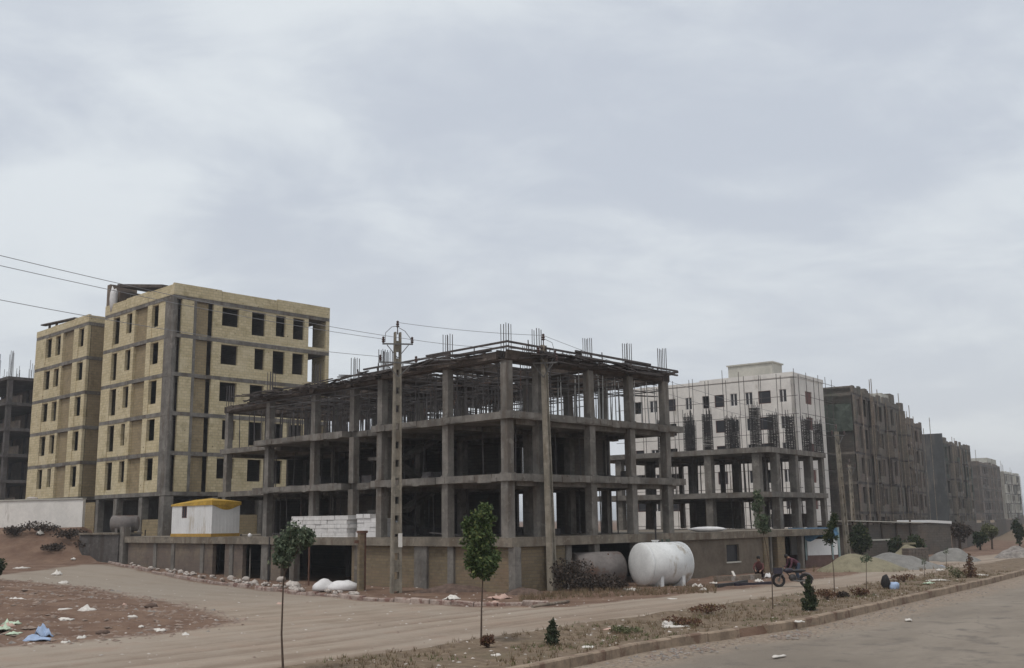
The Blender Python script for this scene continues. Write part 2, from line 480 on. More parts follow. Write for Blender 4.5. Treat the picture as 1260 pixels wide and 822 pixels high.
def earth():
    t = NT('earth'); p = t.pos()
    at = t.n('ShaderNodeAttribute'); at.attribute_name = 'zone'
    sp = t.n('ShaderNodeSeparateColor'); t.l(at.outputs['Color'], sp.inputs[0])
    lane, verge, side = sp.outputs[0], sp.outputs[1], sp.outputs[2]
    n0 = t.noise(p, 0.12, 5, 0.6); n1 = t.noise(p, 0.6, 6, 0.65); n2 = t.noise(p, 3.2, 6, 0.7); n3 = t.noise(p, 16, 4, 0.7)
    # wheel tracks: noise drawn out along the lane (main lane runs along the kerb, side lane along the plots)
    def tracks(ang, sc):
        mp = t.n('ShaderNodeMapping'); mp.inputs['Rotation'].default_value = (0, 0, rad(ang)); t.l(p, mp.inputs['Vector'])
        return t.noise(mp.outputs[0], 1.0, 5, 0.62, sc)
    tm = tracks(-48, (0.05, 1.1, 1)); ts = tracks(-136, (0.05, 0.9, 1))
    tr = t.math('ADD', t.math('MULTIPLY', tm, t.math('SUBTRACT', 1.0, side)), t.math('MULTIPLY', ts, side))
    soil = t.mix(t.ramp(n1, 0.3, 0.7), (0.128, 0.075, 0.052), (0.215, 0.14, 0.098))
    soil = t.mix(t.ramp(n2, 0.5, 0.72, 0, 0.6), soil, (0.095, 0.062, 0.047))
    soil = t.mix(t.ramp(n3, 0.6, 0.75, 0, 0.6), soil, (0.28, 0.22, 0.17))
    dirt = t.mix(t.ramp(t.math('ADD', t.math('MULTIPLY', tr, 0.6), t.math('MULTIPLY', n1, 0.4)), 0.36, 0.64), (0.235, 0.177, 0.132), (0.355, 0.292, 0.23))
    dirt = t.mix(t.ramp(n0, 0.4, 0.65, 0, 0.7), dirt, (0.345, 0.29, 0.235))
    dirt = t.mix(t.ramp(n1, 0.48, 0.7, 0, 0.5), dirt, (0.29, 0.20, 0.148))
    dirt = t.mix(t.ramp(n3, 0.55, 0.75, 0, 0.4), dirt, (0.24, 0.18, 0.138))
    dirt = t.mix(t.math('MULTIPLY', t.ramp(tr, 0.60, 0.72, 0, 0.8), t.ramp(n2, 0.3, 0.6)), dirt, (0.20, 0.14, 0.104))
    dirt = t.mix(t.math('MULTIPLY', at.outputs['Alpha'], t.ramp(n2, 0.25, 0.6, .2, .8)), dirt, (0.19, 0.135, 0.10))
    dirt = t.mix(t.math('MULTIPLY', side, t.ramp(n1, 0.25, 0.7, .3, .75)), dirt, (0.29, 0.25, 0.205))
    vg = t.mix(t.ramp(n2, 0.35, 0.65), (0.135, 0.096, 0.066), (0.21, 0.155, 0.105))
    vg = t.mix(t.ramp(n1, 0.5, 0.68, 0, 0.55), vg, (0.12, 0.10, 0.06))
    vg = t.mix(t.ramp(n3, 0.58, 0.75, 0, 0.5), vg, (0.29, 0.24, 0.18))
    wob = t.math('SUBTRACT', t.math('ADD', t.math('MULTIPLY', n1, 0.6), t.math('MULTIPLY', n2, 0.5)), 0.55)
    lm = t.ramp(t.math('ADD', lane, t.math('MULTIPLY', wob, 0.9)), 0.32, 0.68)
    vm = t.ramp(t.math('ADD', verge, t.math('MULTIPLY', wob, 0.9)), 0.35, 0.65)
    c = t.mix(vm, soil, vg); c = t.mix(lm, c, dirt)
    hh = t.math('ADD', t.math('MULTIPLY', n2, 1.0), t.math('ADD', t.math('MULTIPLY', n3, 0.35), t.math('MULTIPLY', tr, 0.45)))
    t.bump(hh, 0.06, 0.8)
    return t.done(c, 0.95)


def asphalt():
    t = NT('asphalt'); p = t.pos()
    mp = t.n('ShaderNodeMapping'); mp.inputs['Rotation'].default_value = (0, 0, rad(-50)); t.l(p, mp.inputs['Vector'])
    n0 = t.noise(mp.outputs[0], 0.3, 6, 0.65, (0.35, 1, 1)); n1 = t.noise(p, 0.9, 6, 0.68); n2 = t.noise(p, 9, 4, 0.7); n3 = t.noise(p, 45, 2, 0.6)
    at = t.n('ShaderNodeAttribute'); at.attribute_name = 'zone'
    sp = t.n('ShaderNodeSeparateColor'); t.l(at.outputs['Color'], sp.inputs[0])
    c = t.mix(t.ramp(n0, 0.35, 0.65), (0.185, 0.152, 0.119), (0.255, 0.213, 0.169))
    c = t.mix(t.ramp(n1, 0.50, 0.72, 0, 0.8), c, (0.105, 0.088, 0.073))
    c = t.mix(t.ramp(n3, 0.5, 0.75, 0, 0.4), c, (0.27, 0.25, 0.235))
    vo = t.n('ShaderNodeTexVoronoi', feature='DISTANCE_TO_EDGE'); vo.inputs['Scale'].default_value = 0.33
    wv = t.n('ShaderNodeVectorMath', operation='ADD'); nv = t.n('ShaderNodeTexNoise'); nv.inputs['Scale'].default_value = 1.1; nv.inputs['Detail'].default_value = 5
    t.l(p, nv.inputs['Vector']); t.l(p, wv.inputs[0]); t.l(nv.outputs['Color'], wv.inputs[1]); t.l(wv.outputs[0], vo.inputs['Vector'])
    crack = t.math('MULTIPLY', t.math('LESS_THAN', vo.outputs['Distance'], 0.007), t.ramp(n0, 0.42, 0.6))
    c = t.mix(t.math('MULTIPLY', crack, 0.3), c, (0.05, 0.045, 0.04))
    dust = t.ramp(t.math('ADD', sp.outputs[0], t.math('MULTIPLY', t.math('SUBTRACT', n1, 0.5), 1.1)), 0.35, 0.75)
    c = t.mix(t.math('MULTIPLY', dust, 0.9), c, t.mix(t.ramp(n2, 0.35, 0.65), (0.185, 0.138, 0.10), (0.32, 0.255, 0.195)))
    t.bump(t.math('ADD', n2, t.math('MULTIPLY', n3, 0.7)), 0.02, 0.6)
    return t.done(c, 0.85)


M['earth'] = earth()
M['asphalt'] = asphalt()


# ------------------------------------------------------------------ sky and light
W = bpy.data.worlds.new('World'); S.world = W; W.use_nodes = True
wt = W.node_tree
for nd in list(wt.nodes): wt.nodes.remove(nd)
SUN_EL, SUN_AZ = rad(64), rad(215)          # azimuth from +Y clockwise: the sun stands behind and left of the viewer
def wn(t, **kw):
    nd = wt.nodes.new(t)
    for k, v in kw.items(): setattr(nd, k, v)
    return nd
sky = wn('ShaderNodeTexSky', sky_type='NISHITA', sun_disc=False)
sky.sun_elevation = SUN_EL; sky.sun_rotation = SUN_AZ
sky.air_density = 1.4; sky.dust_density = 3.0
tc = wn('ShaderNodeTexCoord'); sx = wn('ShaderNodeSeparateXYZ'); wt.links.new(tc.outputs['Generated'], sx.inputs[0])
def wm(op, a, b):
    nd = wn('ShaderNodeMath', operation=op)
    for i, x in enumerate((a, b)):
        if isinstance(x, (int, float)): nd.inputs[i].default_value = x
        else: wt.links.new(x, nd.inputs[i])
    return nd.outputs[0]
den = wm('ADD', wm('MAXIMUM', sx.outputs[2], 0.0), 0.22)
cx = wn('ShaderNodeCombineXYZ')
wt.links.new(wm('DIVIDE', sx.outputs[0], den), cx.inputs[0]); wt.links.new(wm('DIVIDE', sx.outputs[1], den), cx.inputs[1])
mp = wn('ShaderNodeMapping'); mp.inputs['Rotation'].default_value = (0, 0, rad(-35)); mp.inputs['Scale'].default_value = (0.8, 1.0, 1)
mp.inputs['Location'].default_value = (1.15, 0.3, 0.2)
wt.links.new(cx.outputs[0], mp.inputs['Vector'])
def wnoise(sc, det, rough, dist=0.0):
    nd = wn('ShaderNodeTexNoise'); nd.inputs['Scale'].default_value = sc; nd.inputs['Detail'].default_value = det
    nd.inputs['Roughness'].default_value = rough; nd.inputs['Distortion'].default_value = dist
    wt.links.new(mp.outputs[0], nd.inputs['Vector']); return nd.outputs['Fac']
k = wm('ADD', wm('MULTIPLY', wnoise(1.25, 4, 0.5, 0.6), 0.62), wm('MULTIPLY', wnoise(3.4, 10, 0.6, 0.4), 0.38))
mr = wn('ShaderNodeMapRange', interpolation_type='SMOOTHSTEP')
mr.inputs['From Min'].default_value = 0.385; mr.inputs['From Max'].default_value = 0.60
wt.links.new(k, mr.inputs['Value'])
def wmix(f, a, b):
    nd = wn('ShaderNodeMix', data_type='RGBA'); nd.clamp_result = False
    for i, x in ((0, f), (6, a), (7, b)):
        if isinstance(x, (int, float)): nd.inputs[i].default_value = x
        elif isinstance(x, tuple): nd.inputs[i].default_value = (*x, 1)
        else: wt.links.new(x, nd.inputs[i])
    return nd.outputs[2]
cl = wmix(mr.outputs[0], (5.95, 6.4, 7.15), (7.95, 8.4, 8.75))
hz = wn('ShaderNodeMapRange'); hz.inputs['From Min'].default_value = 0.0; hz.inputs['From Max'].default_value = 0.32
hz.inputs['To Min'].default_value = 0.75; hz.inputs['To Max'].default_value = 0.0
wt.links.new(sx.outputs[2], hz.inputs['Value'])
cl = wmix(hz.outputs[0], cl, (6.9, 7.15, 7.5))
fin = wmix(0.9, sky.outputs[0], cl)
bg = wn('ShaderNodeBackground'); bg.inputs['Strength'].default_value = 0.1
wt.links.new(fin, bg.inputs['Color'])
wo = wn('ShaderNodeOutputWorld'); wt.links.new(bg.outputs[0], wo.inputs['Surface'])

sl = bpy.data.lights.new('sun', 'SUN'); sl.energy = 1.4; sl.angle = rad(14); sl.color = (1.0, 0.96, 0.9)
so = bpy.data.objects.new('sun', sl); COL.objects.link(so)
sd = Vector((math.sin(SUN_AZ) * math.cos(SUN_EL), math.cos(SUN_AZ) * math.cos(SUN_EL), math.sin(SUN_EL)))
so.rotation_euler = (-sd).to_track_quat('-Z', 'Y').to_euler()
so.location = (0, 0, 60)

vs_ = S.view_settings
S.display_settings.display_device = 'sRGB'
vs_.view_transform = 'Standard'; vs_.look = 'None'; vs_.gamma = 1.0; vs_.exposure = 0.0
vs_.use_curve_mapping = False

# ------------------------------------------------------------------ ground
KP = [(-60, -190), (-25, -12), (-11.5, 8), (-0.27, 23.5), (1.26, 25.56), (3.6, 28.7), (7.13, 31.9), (9.46, 34.2), (14.74, 41.4), (22.2, 51.2), (29.7, 61.6),
      (42, 78.5), (70, 117), (137, 210), (280, 410), (640, 910)]
ky = np.array([q[1] for q in KP], float); kx = np.array([q[0] for q in KP], float)
def xk(y): return np.interp(y, ky, kx)

def poly(pts): return np.array([[q.x, q.y] for q in (G(a, b) for a, b in pts)])
def sdist(P2, x, y):
    """signed distance to a polygon, positive inside"""
    x = np.asarray(x, float); y = np.asarray(y, float)
    d = np.full(x.shape, 1e9); ins = np.zeros(x.shape, bool)
    n = len(P2)
    for i in range(n):
        ax, ay = P2[i]; bx, by = P2[(i + 1) % n]
        ex, ey = bx - ax, by - ay
        t = np.clip(((x - ax) * ex + (y - ay) * ey) / (ex * ex + ey * ey + 1e-9), 0, 1)
        d = np.minimum(d, np.hypot(x - ax - t * ex, y - ay - t * ey))
        c = (ay > y) != (by > y)
        with np.errstate(divide='ignore', invalid='ignore'):
            xi = ax + (y - ay) * ex / (ey if abs(ey) > 1e-9 else 1e-9)
        ins ^= c & (x < xi)
    return np.where(ins, d, -d)

LANE = poly([(-500, 690), (-200, 689), (0, 688), (125, 692), (200, 708), (300, 724), (440, 739), (600, 747), (690, 747), (870, 729), (1045, 708), (1130, 692), (1260, 679),
             (1420, 668), (1420, 673), (1240, 690), (1130, 711), (1030, 727), (905, 744), (760, 765), (600, 790), (370, 824), (150, 862), (-300, 940)])
MOUND = poly([(-400, 722), (-100, 715), (0, 713), (100, 723), (200, 741), (258, 756), (292, 767), (240, 777), (200, 782), (60, 794), (0, 799), (-300, 818)])

ys = list(np.arange(7.0, 62.0, 0.3))
st = 0.3
while ys[-1] < 900:
    st *= 1.055; ys.append(ys[-1] + st)
rs = list(np.arange(0.0, 48.0, 0.3))
st = 0.3
while rs[-1] < 700:
    st *= 1.07; rs.append(rs[-1] + st)
ys = np.array(ys); rs = np.array(rs)
YY, RR = np.meshgrid(ys, rs, indexing='ij')
XX = xk(YY) - 0.1 - RR
sl_ = sdist(LANE, XX, YY); sm_ = sdist(MOUND, XX, YY)
lane = np.minimum(sl_, -sm_)                       # inside the lane and outside the heap of soil
# verge: between the kerb and the lane
lam = np.empty_like(XX)
lowx = LANE[14:]
lowy = lowx[:, 1]; order = np.argsort(lowy)
xl = np.interp(YY, lowy[order], lowx[order, 0])    # the lane's near edge at this y
vw = XX - xl
Wl = np.clip(0.5 + lane * 0.55, 0, 1)
Wv = np.clip(0.5 + np.minimum(vw, 40) * 0.8, 0, 1)
tvg = (XX - FA.o[0]) * FA.v[0] + (YY - FA.o[1]) * FA.v[1]
Ws = np.clip((tvg - 2) / 10, 0, 1) * np.clip((YY - 36) / 8, 0, 1)
Z = hgt(XX, YY)
nz = np.zeros_like(Z)
for i in range(XX.shape[0]):
    for j in range(XX.shape[1]):
        if YY[i, j] < 120 and RR[i, j] < 150:
            q = Vector((XX[i, j], YY[i, j], 0.3))
            a = mnoise.noise(q * 0.35); b = mnoise.noise(q * 1.1); c = mnoise.noise(q * 2.6)
            nz[i, j] = 0.45 * a + 0.35 * b + 0.25 * c
rough = 0.035 + 0.10 * (1 - Wl) + 0.03 * Wv
Z = Z + nz * rough * np.clip((RR - 0.0) / 0.8, 0.1, 1)
Z = Z + np.clip(sm_, 0, 4) / 4 * 0.25 * (0.8 + nz) + 0.05 * np.exp(-(sm_ / 0.5) ** 2)
Z = Z + 0.07 * Wv + 0.10 * np.exp(-((vw - 0.2) / 0.35) ** 2) * (YY < 90)          # verge and the ridge along its edge
# rutted wheel tracks
rut = np.zeros_like(Z)
mean = np.zeros_like(Z); mean2 = np.zeros_like(Z)
for i in range(XX.shape[0]):
    if YY[i, 0] > 110: break
    for j in range(0, XX.shape[1]):
        if RR[i, j] > 110: break
        mean[i, j] = mnoise.noise(Vector((XX[i, j] * .05 + YY[i, j] * .05, 1.5, RR[i, j] * .03))); mean2[i, j] = mnoise.noise(Vector((XX[i, j] * .045, YY[i, j] * .045, 8)))
sug = (XX - FA.o[0]) * FA.u[0] + (YY - FA.o[1]) * FA.u[1]
for d0, wd in ((1.3, .22), (2.9, .25), (3.5, .18), (5.2, .24), (6.8, .25), (8.3, .2)):
    rut += np.exp(-(((-vw) - d0 - 1.2 * mean) / wd) ** 2) * (1 - Ws)
for d0, wd in ((-5.8, .22), (-7.4, .25), (-8.6, .2), (-10.3, .24), (-12.0, .22)):
    rut += np.exp(-((sug - d0 - 1.4 * mean2) / wd) ** 2) * Ws
rut = np.clip(rut, 0, 1) * np.clip(Wl * 1.6 - .5, 0, 1) * (YY < 110) * np.clip(.35 + .9 * mean2 + .5 * mean + .3, 0, 1)
Z = Z - .05 * rut
GZ = Z
iY = lambda y: np.clip(np.searchsorted(ys, y) - 1, 0, len(ys) - 2)
def zt(x, y):
    """height of the built ground"""
    i = int(iY(y)); ty = (y - ys[i]) / (ys[i + 1] - ys[i]); ty = min(max(ty, 0), 1)
    r = max(0.0, float(xk(y)) - 0.1 - x)
    j = int(np.clip(np.searchsorted(rs, r) - 1, 0, len(rs) - 2)); tr = min(max((r - rs[j]) / (rs[j + 1] - rs[j]), 0), 1)
    return float((GZ[i, j] * (1 - tr) + GZ[i, j + 1] * tr) * (1 - ty) + (GZ[i + 1, j] * (1 - tr) + GZ[i + 1, j + 1] * tr) * ty)
def GG(px, py):
    q = G(px, py)
    for _ in range(6):
        z = zt(q.x, q.y); d = ray(px, py); t = (z - CAMZ) / d.z
        if t < 0: break
        q2 = Vector((0, 0, CAMZ)) + d * t
        q = (q + q2) / 2
    q.z = zt(q.x, q.y)
    return q

NI, NJ = XX.shape
cen = lambda A: (A[:-1, :-1] + A[1:, :-1] + A[:-1, 1:] + A[1:, 1:]) / 4
cl_, cv_ = cen(lane), cen(vw)
zone = np.where(cl_ > 0, 1, np.where(cv_ > 0, 2, 0))
def ground_part(zid, name):
    idx = -np.ones((NI, NJ), int); vs = []; cols = []; fs = []
    ii, jj = np.nonzero(zone == zid)
    def vid(i, j):
        if idx[i, j] < 0:
            idx[i, j] = len(vs); vs.append((XX[i, j], YY[i, j], Z[i, j])); cols.extend((Wl[i, j], Wv[i, j], Ws[i, j], rut[i, j]))
        return int(idx[i, j])
    for i, j in zip(ii, jj):
        fs.append((vid(i, j), vid(i + 1, j), vid(i + 1, j + 1), vid(i, j + 1))[::-1])
    me = bpy.data.meshes.new(name); me.from_pydata(vs, [], fs); me.materials.append(M['earth'])
    at = me.color_attributes.new('zone', 'FLOAT_COLOR', 'POINT'); at.data.foreach_set('color', cols)
    me.polygons.foreach_set('use_smooth', [True] * len(fs)); me.update()
    if len(fs) and me.polygons[0].normal.z < 0: me.flip_normals()
    o = bpy.data.objects.new(name, me); COL.objects.link(o); struct(o)
ground_part(0, 'ground'); ground_part(1, 'dirt_road'); ground_part(2, 'verge')

mb = MB()   # earth face behind the kerb, seen where a stone is missing
for i in range(NI - 1):
    if YY[i, 0] > 70: break
    a, b = (XX[i, 0], YY[i, 0]), (XX[i + 1, 0], YY[i + 1, 0])
    mb.add([(a[0], a[1], Z[i, 0]), (b[0], b[1], Z[i + 1, 0]), (b[0] + .22, b[1], -.19), (a[0] + .22, a[1], -.19)], [(0, 1, 2, 3)])
o = mb.build('verge_edge', M['earth']); struct(o)
mb = MB()   # the far ground under everything, out to the horizon
mb.add([(-3000, -300, -0.36), (3000, -300, -0.36), (3000, 4000, -0.36), (-3000, 4000, -0.36)], [(0, 1, 2, 3)])
o = mb.build('far_ground', M['earth']); struct(o)

# asphalt road right of the kerb
vs = []; cols = []; fs = []
ry = list(np.arange(4, 70, 1.0)) + list(np.linspace(72, 900, 90))
ww = [0.0, 0.25, 0.6, 1.0, 1.6, 2.5, 4, 6, 9, 13, 18, 24]
for y in ry:
    for w_ in ww:
        x = float(xk(y)) + 0.02 + w_
        vs.append((x, y, -0.16 - 0.01 * min(w_, 2) + 0.02 * mnoise.noise(Vector((x * .5, y * .5, 0))) * min(1, w_)))
        cols.extend((max(0.12, 1 - w_ / 4.5), 0, 0, 1))
n = len(ww)
for i in range(len(ry) - 1):
    for j in range(n - 1):
        fs.append((i * n + j, i * n + j + 1, (i + 1) * n + j + 1, (i + 1) * n + j))
me = bpy.data.meshes.new('asphalt_road'); me.from_pydata(vs, [], fs); me.materials.append(M['asphalt'])
at = me.color_attributes.new('zone', 'FLOAT_COLOR', 'POINT'); at.data.foreach_set('color', cols); me.update()
o = bpy.data.objects.new('asphalt_road', me); COL.objects.link(o); struct(o)


# ------------------------------------------------------------------ kerbs
def kerb(name, pts, w, z0, top, mat, L=1.0, wear=0.02, skip=()):
    mb = MB()
    pts = [Vector((a, b, 0)) for a, b in pts]
    seg = [0]
    for a, b in zip(pts, pts[1:]): seg.append(seg[-1] + (b - a).length)
    def at(s):
        for i in range(len(pts) - 1):
            if s <= seg[i + 1]: return pts[i].lerp(pts[i + 1], (s - seg[i]) / (seg[i + 1] - seg[i]))
        return pts[-1]
    s = 0
    while s < seg[-1] - 0.2:
        l = L if s < 90 else L * 6
        a, b = at(s + 0.012), at(min(s + l - 0.012, seg[-1]))
        d = (b - a).normalized(); sd_ = Vector((d.y, -d.x, 0))
        if not any(q0 < s < q1 for q0, q1 in skip):
            j = lambda k=1.0: R.uniform(-wear, wear) * k
            tl = j(0.8)
            vs = []
            for q, e in ((a, 0), (b, 1)):
                t_ = (top(q.x, q.y) if callable(top) else top) + tl + j(0.5)
                zb = (z0(q.x, q.y) if callable(z0) else z0)
                oo = j(0.6)
                for (k, z) in ((-w / 2, zb), (w / 2, zb), (w / 2 + oo, t_ - 0.035), (w / 2 - 0.035 + oo, t_), (-w / 2 + oo, t_)):
                    p = q + sd_ * k; vs.append((p.x, p.y, z))
            mb.add(vs, [(4, 3, 2, 1, 0), (5, 6, 7, 8, 9)] + [(i, (i + 1) % 5, 5 + (i + 1) % 5, 5 + i) for i in range(5)])
        s += l
    o = mb.build(name, mat); struct(o)
kpts = [(float(xk(y)), y) for y in list(np.arange(6, 31.2, 1.0)) + [31.3]]
kerb('kerb', kpts, 0.2, -0.3, 0.10, M['kerb'], 1.6, 0.016)
kpts = [(float(xk(y)) , y) for y in [32.3] + list(np.arange(33, 62, 1.0)) + list(np.linspace(62, 420, 60))]
kerb('kerb', kpts, 0.22, -0.3, 0.12, M['kerb'], 1.6, 0.016)
fk = [G(a, b) for a, b in ((128, 691), (160, 698), (200, 707), (250, 716), (300, 723), (370, 731), (440, 738), (520, 743), (600, 745), (680, 745))]
kerb('kerb', [(q.x, q.y) for q in fk], 0.22, lambda x, y: zt(x, y) - 0.2, lambda x, y: zt(x, y) + 0.15, M['kerbw'], 1.0, 0.05, skip=((9, 10.9), (26, 27.5), (57, 58.5), (61, 62.5)))

# ------------------------------------------------------------------ grey frame building on the corner
Z0, Z1, Z2, Z3 = 2.5, 5.45, 8.37, 11.3
A = thing('concrete_frame', 'unfinished grey concrete frame on the street corner with timber formwork along its top', 'building', (-0.1, 49.0, 0))
# podium deck
mb = MB()
mb.box(FA, -0.62, 13.55, -0.55, 26.6, Z0 - 0.42, Z0)
mb.box(FA, -0.62, 10.5, 26.6, 38.3, Z0 - 0.42, Z0 - 0.003)
mb.box(FA, 10.2, 10.5, 26.6, 38.3, -0.3, Z0 - 0.42)
mb.box(FA, -0.35, 10.2, 38.0, 38.3, -0.1, Z0 - 0.42)
mb.build('podium_deck', M['conc_warm'], A)
# floor slabs, stepped along the left face
def slabA(z, t=0.34):
    mb = MB()
    mb.box(FA, -0.55, 13.5, -0.5, 9.95, z - t, z)
    mb.box(FA, 0.75, 13.5, 9.95, 13.3, z - t, z - 0.003)
    mb.box(FA, 0.0, 13.5, 13.3, 22.4, z - t, z - 0.001)
    mb.box(FA, 2.25, 13.5, 22.4, 30.3, z - t, z - 0.004)
    # dropped beams
    for v in (0.2, 4.2, 9.5, 13.2, 16.7, 21.8, 29.6):
        u0 = 0.3 if v < 10 else (1.4 if v < 22 else 2.8)
        mb.box(FA, u0, 13.2, v - 0.24, v + 0.24, z - t - 0.22, z - t + 0.002)
    for u in (5.6, 9.0, 12.3):
        for v0, v1 in ((0.45, 3.95), (4.45, 9.25), (9.75, 12.95), (13.45, 16.45), (16.95, 21.55), (22.05, 29.3)):
            mb.box(FA, u - 0.22, u + 0.22, v0, v1, z - t - 0.2, z - t + 0.003)
    for _ in range(60):
        if R.random() < .6:
            v = R.uniform(-.4, 21.5); u0 = -.55 if v < 9.3 else (.75 if v < 13 else 0.0)
            if 9.3 < v < 10.2 or 12.7 < v < 13.5: continue
            l = R.uniform(.3, 1.6); q = R.uniform(.012, .05); mb.box(FA, u0 - q, u0 - .001, v, min(v + l, 9.9 if v < 9.3 else 13.2 if v < 13 else 22.3), z - t - R.uniform(-.1, .06), z - R.uniform(-.03, .2))
        else:
            u = R.uniform(-.4, 12.5); q = R.uniform(.012, .05); mb.box(FA, u, u + R.uniform(.3, 1.0), -.5 - q, -.501, z - t - R.uniform(-.1, .06), z - R.uniform(-.03, .2))
    mb.build('floor_slab', M['conc'], A)
slabA(Z1); slabA(Z2)
# columns
ucol = []
def colsA():
    L = []
    for v in (0.05, 4.2, 9.4):
        L.append((-0.22, v))
    L += [(1.9, 0.0), (5.65, -0.12), (9.0, -0.12), (12.2, -0.12)]
    L += [(1.1, 10.6), (0.65, 13.0), (0.65, 16.75), (0.65, 21.6), (2.5, 29.6)]
    for u in (5.65, 9.0, 12.2):
        for v in (4.2, 9.4, 13.1, 16.75, 21.6, 29.6):
            L.append((u, v))
    return L
rb_seed = 0
for (u, v) in colsA():
    h = 0.23 if v < 0.1 and u < 0 else 0.22
    mb = MB()
    z = Z0 - 0.02
    front = u < 1.2
    for i, (za, zb) in enumerate(((Z0 - 0.002, Z1 - 0.34), (Z1 + 0.002, Z2 - 0.34), (Z2 + 0.002, Z3 - 0.45))):
        k = h - 0.012 * i
        j = 0.012
        mb.box(FA, u - k + R.uniform(-j, j), u + k, v - k, v + k, za, zb)
    if (u < 0 or v < 0.1) and (u, v) != (1.9, 0.0):     # outer columns run past the slab edge
        for zb in (Z1, Z2):
            mb.box(FA, u - h + 0.005 - (0.08 if u < 0 else 0), u + h - 0.01, v - h + 0.005 - (0.09 if v < 0.1 else 0), v + h - 0.012, zb - 0.36, zb + 0.06)
    c = mb.build('column', M['conc'], A)
    mr_ = MB(); hh = R.uniform(1.15, 1.4)
    for a in (-1, 0, 1):
        for b in (-1, 1):
            x, y, _ = FA.p(u + a * h * 0.75, v + b * h * 0.75, 0)
            lean = (R.uniform(-.012, .012), R.uniform(-.012, .012))
            mr_.tube([(x, y, Z3 - 0.5), (x + lean[0], y + lean[1], Z3 + .05 + hh * R.uniform(0.97, 1.03))], 0.022, 4)
    mr_.build('rebar', M['rebar'], c)
# interior block walls
for (u0, u1, v0, v1, za, zb) in ((8.9, 9.1, 9.7, 16.4, Z0, Z1), (8.9, 9.1, 9.7, 12.8, Z1, Z2), (5.9, 8.7, 12.95, 13.15, Z0, Z1), (12.1, 12.3, 13.4, 21.3, Z0, Z1), (12.1, 12.3, 5.5, 9.1, Z1, Z2), (5.55, 5.75, 17.1, 21.3, Z0, Z1), (9.3, 11.9, 4.1, 4.3, Z1, Z2), (12.1, 12.3, 13.4, 16.4, Z1, Z2), (9.4, 11.9, 21.5, 21.7, Z1, Z2), (6.5, 12.9, 29.8, 30.0, Z0, Z1), (7.5, 12.9, 29.8, 30.0, Z1, Z2)):
    mb = MB(); mb.box(FA, u0, u1, v0, v1, za + 0.003, zb - 0.56); mb.build('block_wall', M['block'], A)
for za, zb in ((Z0, Z1), (Z1, Z2)):
    v = 6.0 if za == Z0 else 5.0
    while v < 29.8:
        l = R.uniform(2.2, 4.2); v1 = min(v + l, 30.1)
        mb = MB(); mb.box(FA, 13.0, 13.2, v, v1, za + .003, zb - .345); mb.build('block_wall', M['block'], A)
        v = v1 + R.uniform(.4, .75)
# stair in the recess of the left face
mb = MB()
for k, (za, zb) in enumerate(((Z0, Z1), (Z1, Z2))):
    zm = (za + zb) / 2
    mb.box(FA, 1.6, 2.9, 10.9, 13.0, zm - 0.18, zm)
    mb.bar(FA.p(2.9, 11.4, zm - 0.1), FA.p(5.6, 11.4, zb - 0.2), 0.95, 0.18)
    mb.bar(FA.p(2.9, 12.5, zm - 0.1), FA.p(5.6, 12.5, za + 0.1), 0.95, 0.18)
mb.build('stair', M['conc'], A)
# timber formwork of the top floor
mb = MB()
for v in (0.1, 4.2, 9.4, 13.1, 16.75, 21.6, 29.6):
    u0 = -0.5 if v < 10 else (0.2 if v < 22 else 2.3)
    for s_ in (-0.3, 0.3):
        mb.box(FA, u0, 12.7, v + s_ - 0.03, v + s_ + 0.03, Z3 - 0.42, Z3 + R.uniform(-.03, .03), 0.02)
    mb.box(FA, u0, 12.7, v - 0.27, v + 0.27, Z3 - 0.47, Z3 - 0.425)
for u in (5.65, 9.0, 12.2):
    for s_ in (-0.3, 0.3):
        mb.box(FA, u + s_ - 0.03, u + s_ + 0.03, 0.5, 29.3, Z3 - 0.41, Z3 - 0.02, 0.02)
    mb.box(FA, u - 0.26, u + 0.26, 0.5, 29.3, Z3 - 0.475, Z3 - 0.43)
for (u, v0, v1) in ((-0.25, 0.4, 9.1), (0.65, 9.6, 21.5), (2.5, 21.8, 29.4)):
    for s_ in (-0.3, 0.3):
        mb.box(FA, u + s_ - 0.025, u + s_ + 0.025, v0, v1, Z3 - 0.40, Z3 - 0.02, 0.02)
    mb.box(FA, u - 0.26, u + 0.26, v0, v1, Z3 - 0.465, Z3 - 0.42)
mb.build('beam_formwork', M['wood'], A)
mb = MB()          # joists laid between the beams
for v in np.arange(0.9, 29.4, 1.15):
    u0 = -0.5 if v < 10 else (0.2 if v < 22 else 2.2)
    if R.random() < 0.12: continue
    e = R.uniform(0, 0.5)
    cut = R.choice((4.8, 8.4, 12.6, 13.0, 13.2))
    mb.bar(FA.p(u0 - e, v + R.uniform(-.1, .1), Z3 - 0.12 + R.uniform(-.04, .04)), FA.p(cut, v + R.uniform(-.1, .1), Z3 - 0.12 + R.uniform(-.05, .05)), 0.07, 0.13)
for u in np.arange(0.6, 13, 2.6):
    for _ in range(2):
        v0 = R.uniform(-0.6, 14); mb.bar(FA.p(u, v0, Z3 - 0.25 + R.uniform(-.05, .05)), FA.p(u + R.uniform(-.4, .4), v0 + R.uniform(6, 11), Z3 - 0.25), 0.08, 0.12)
mb.build('joist', M['wood'], A)
mb = MB()          # deck boards, laid only in patches
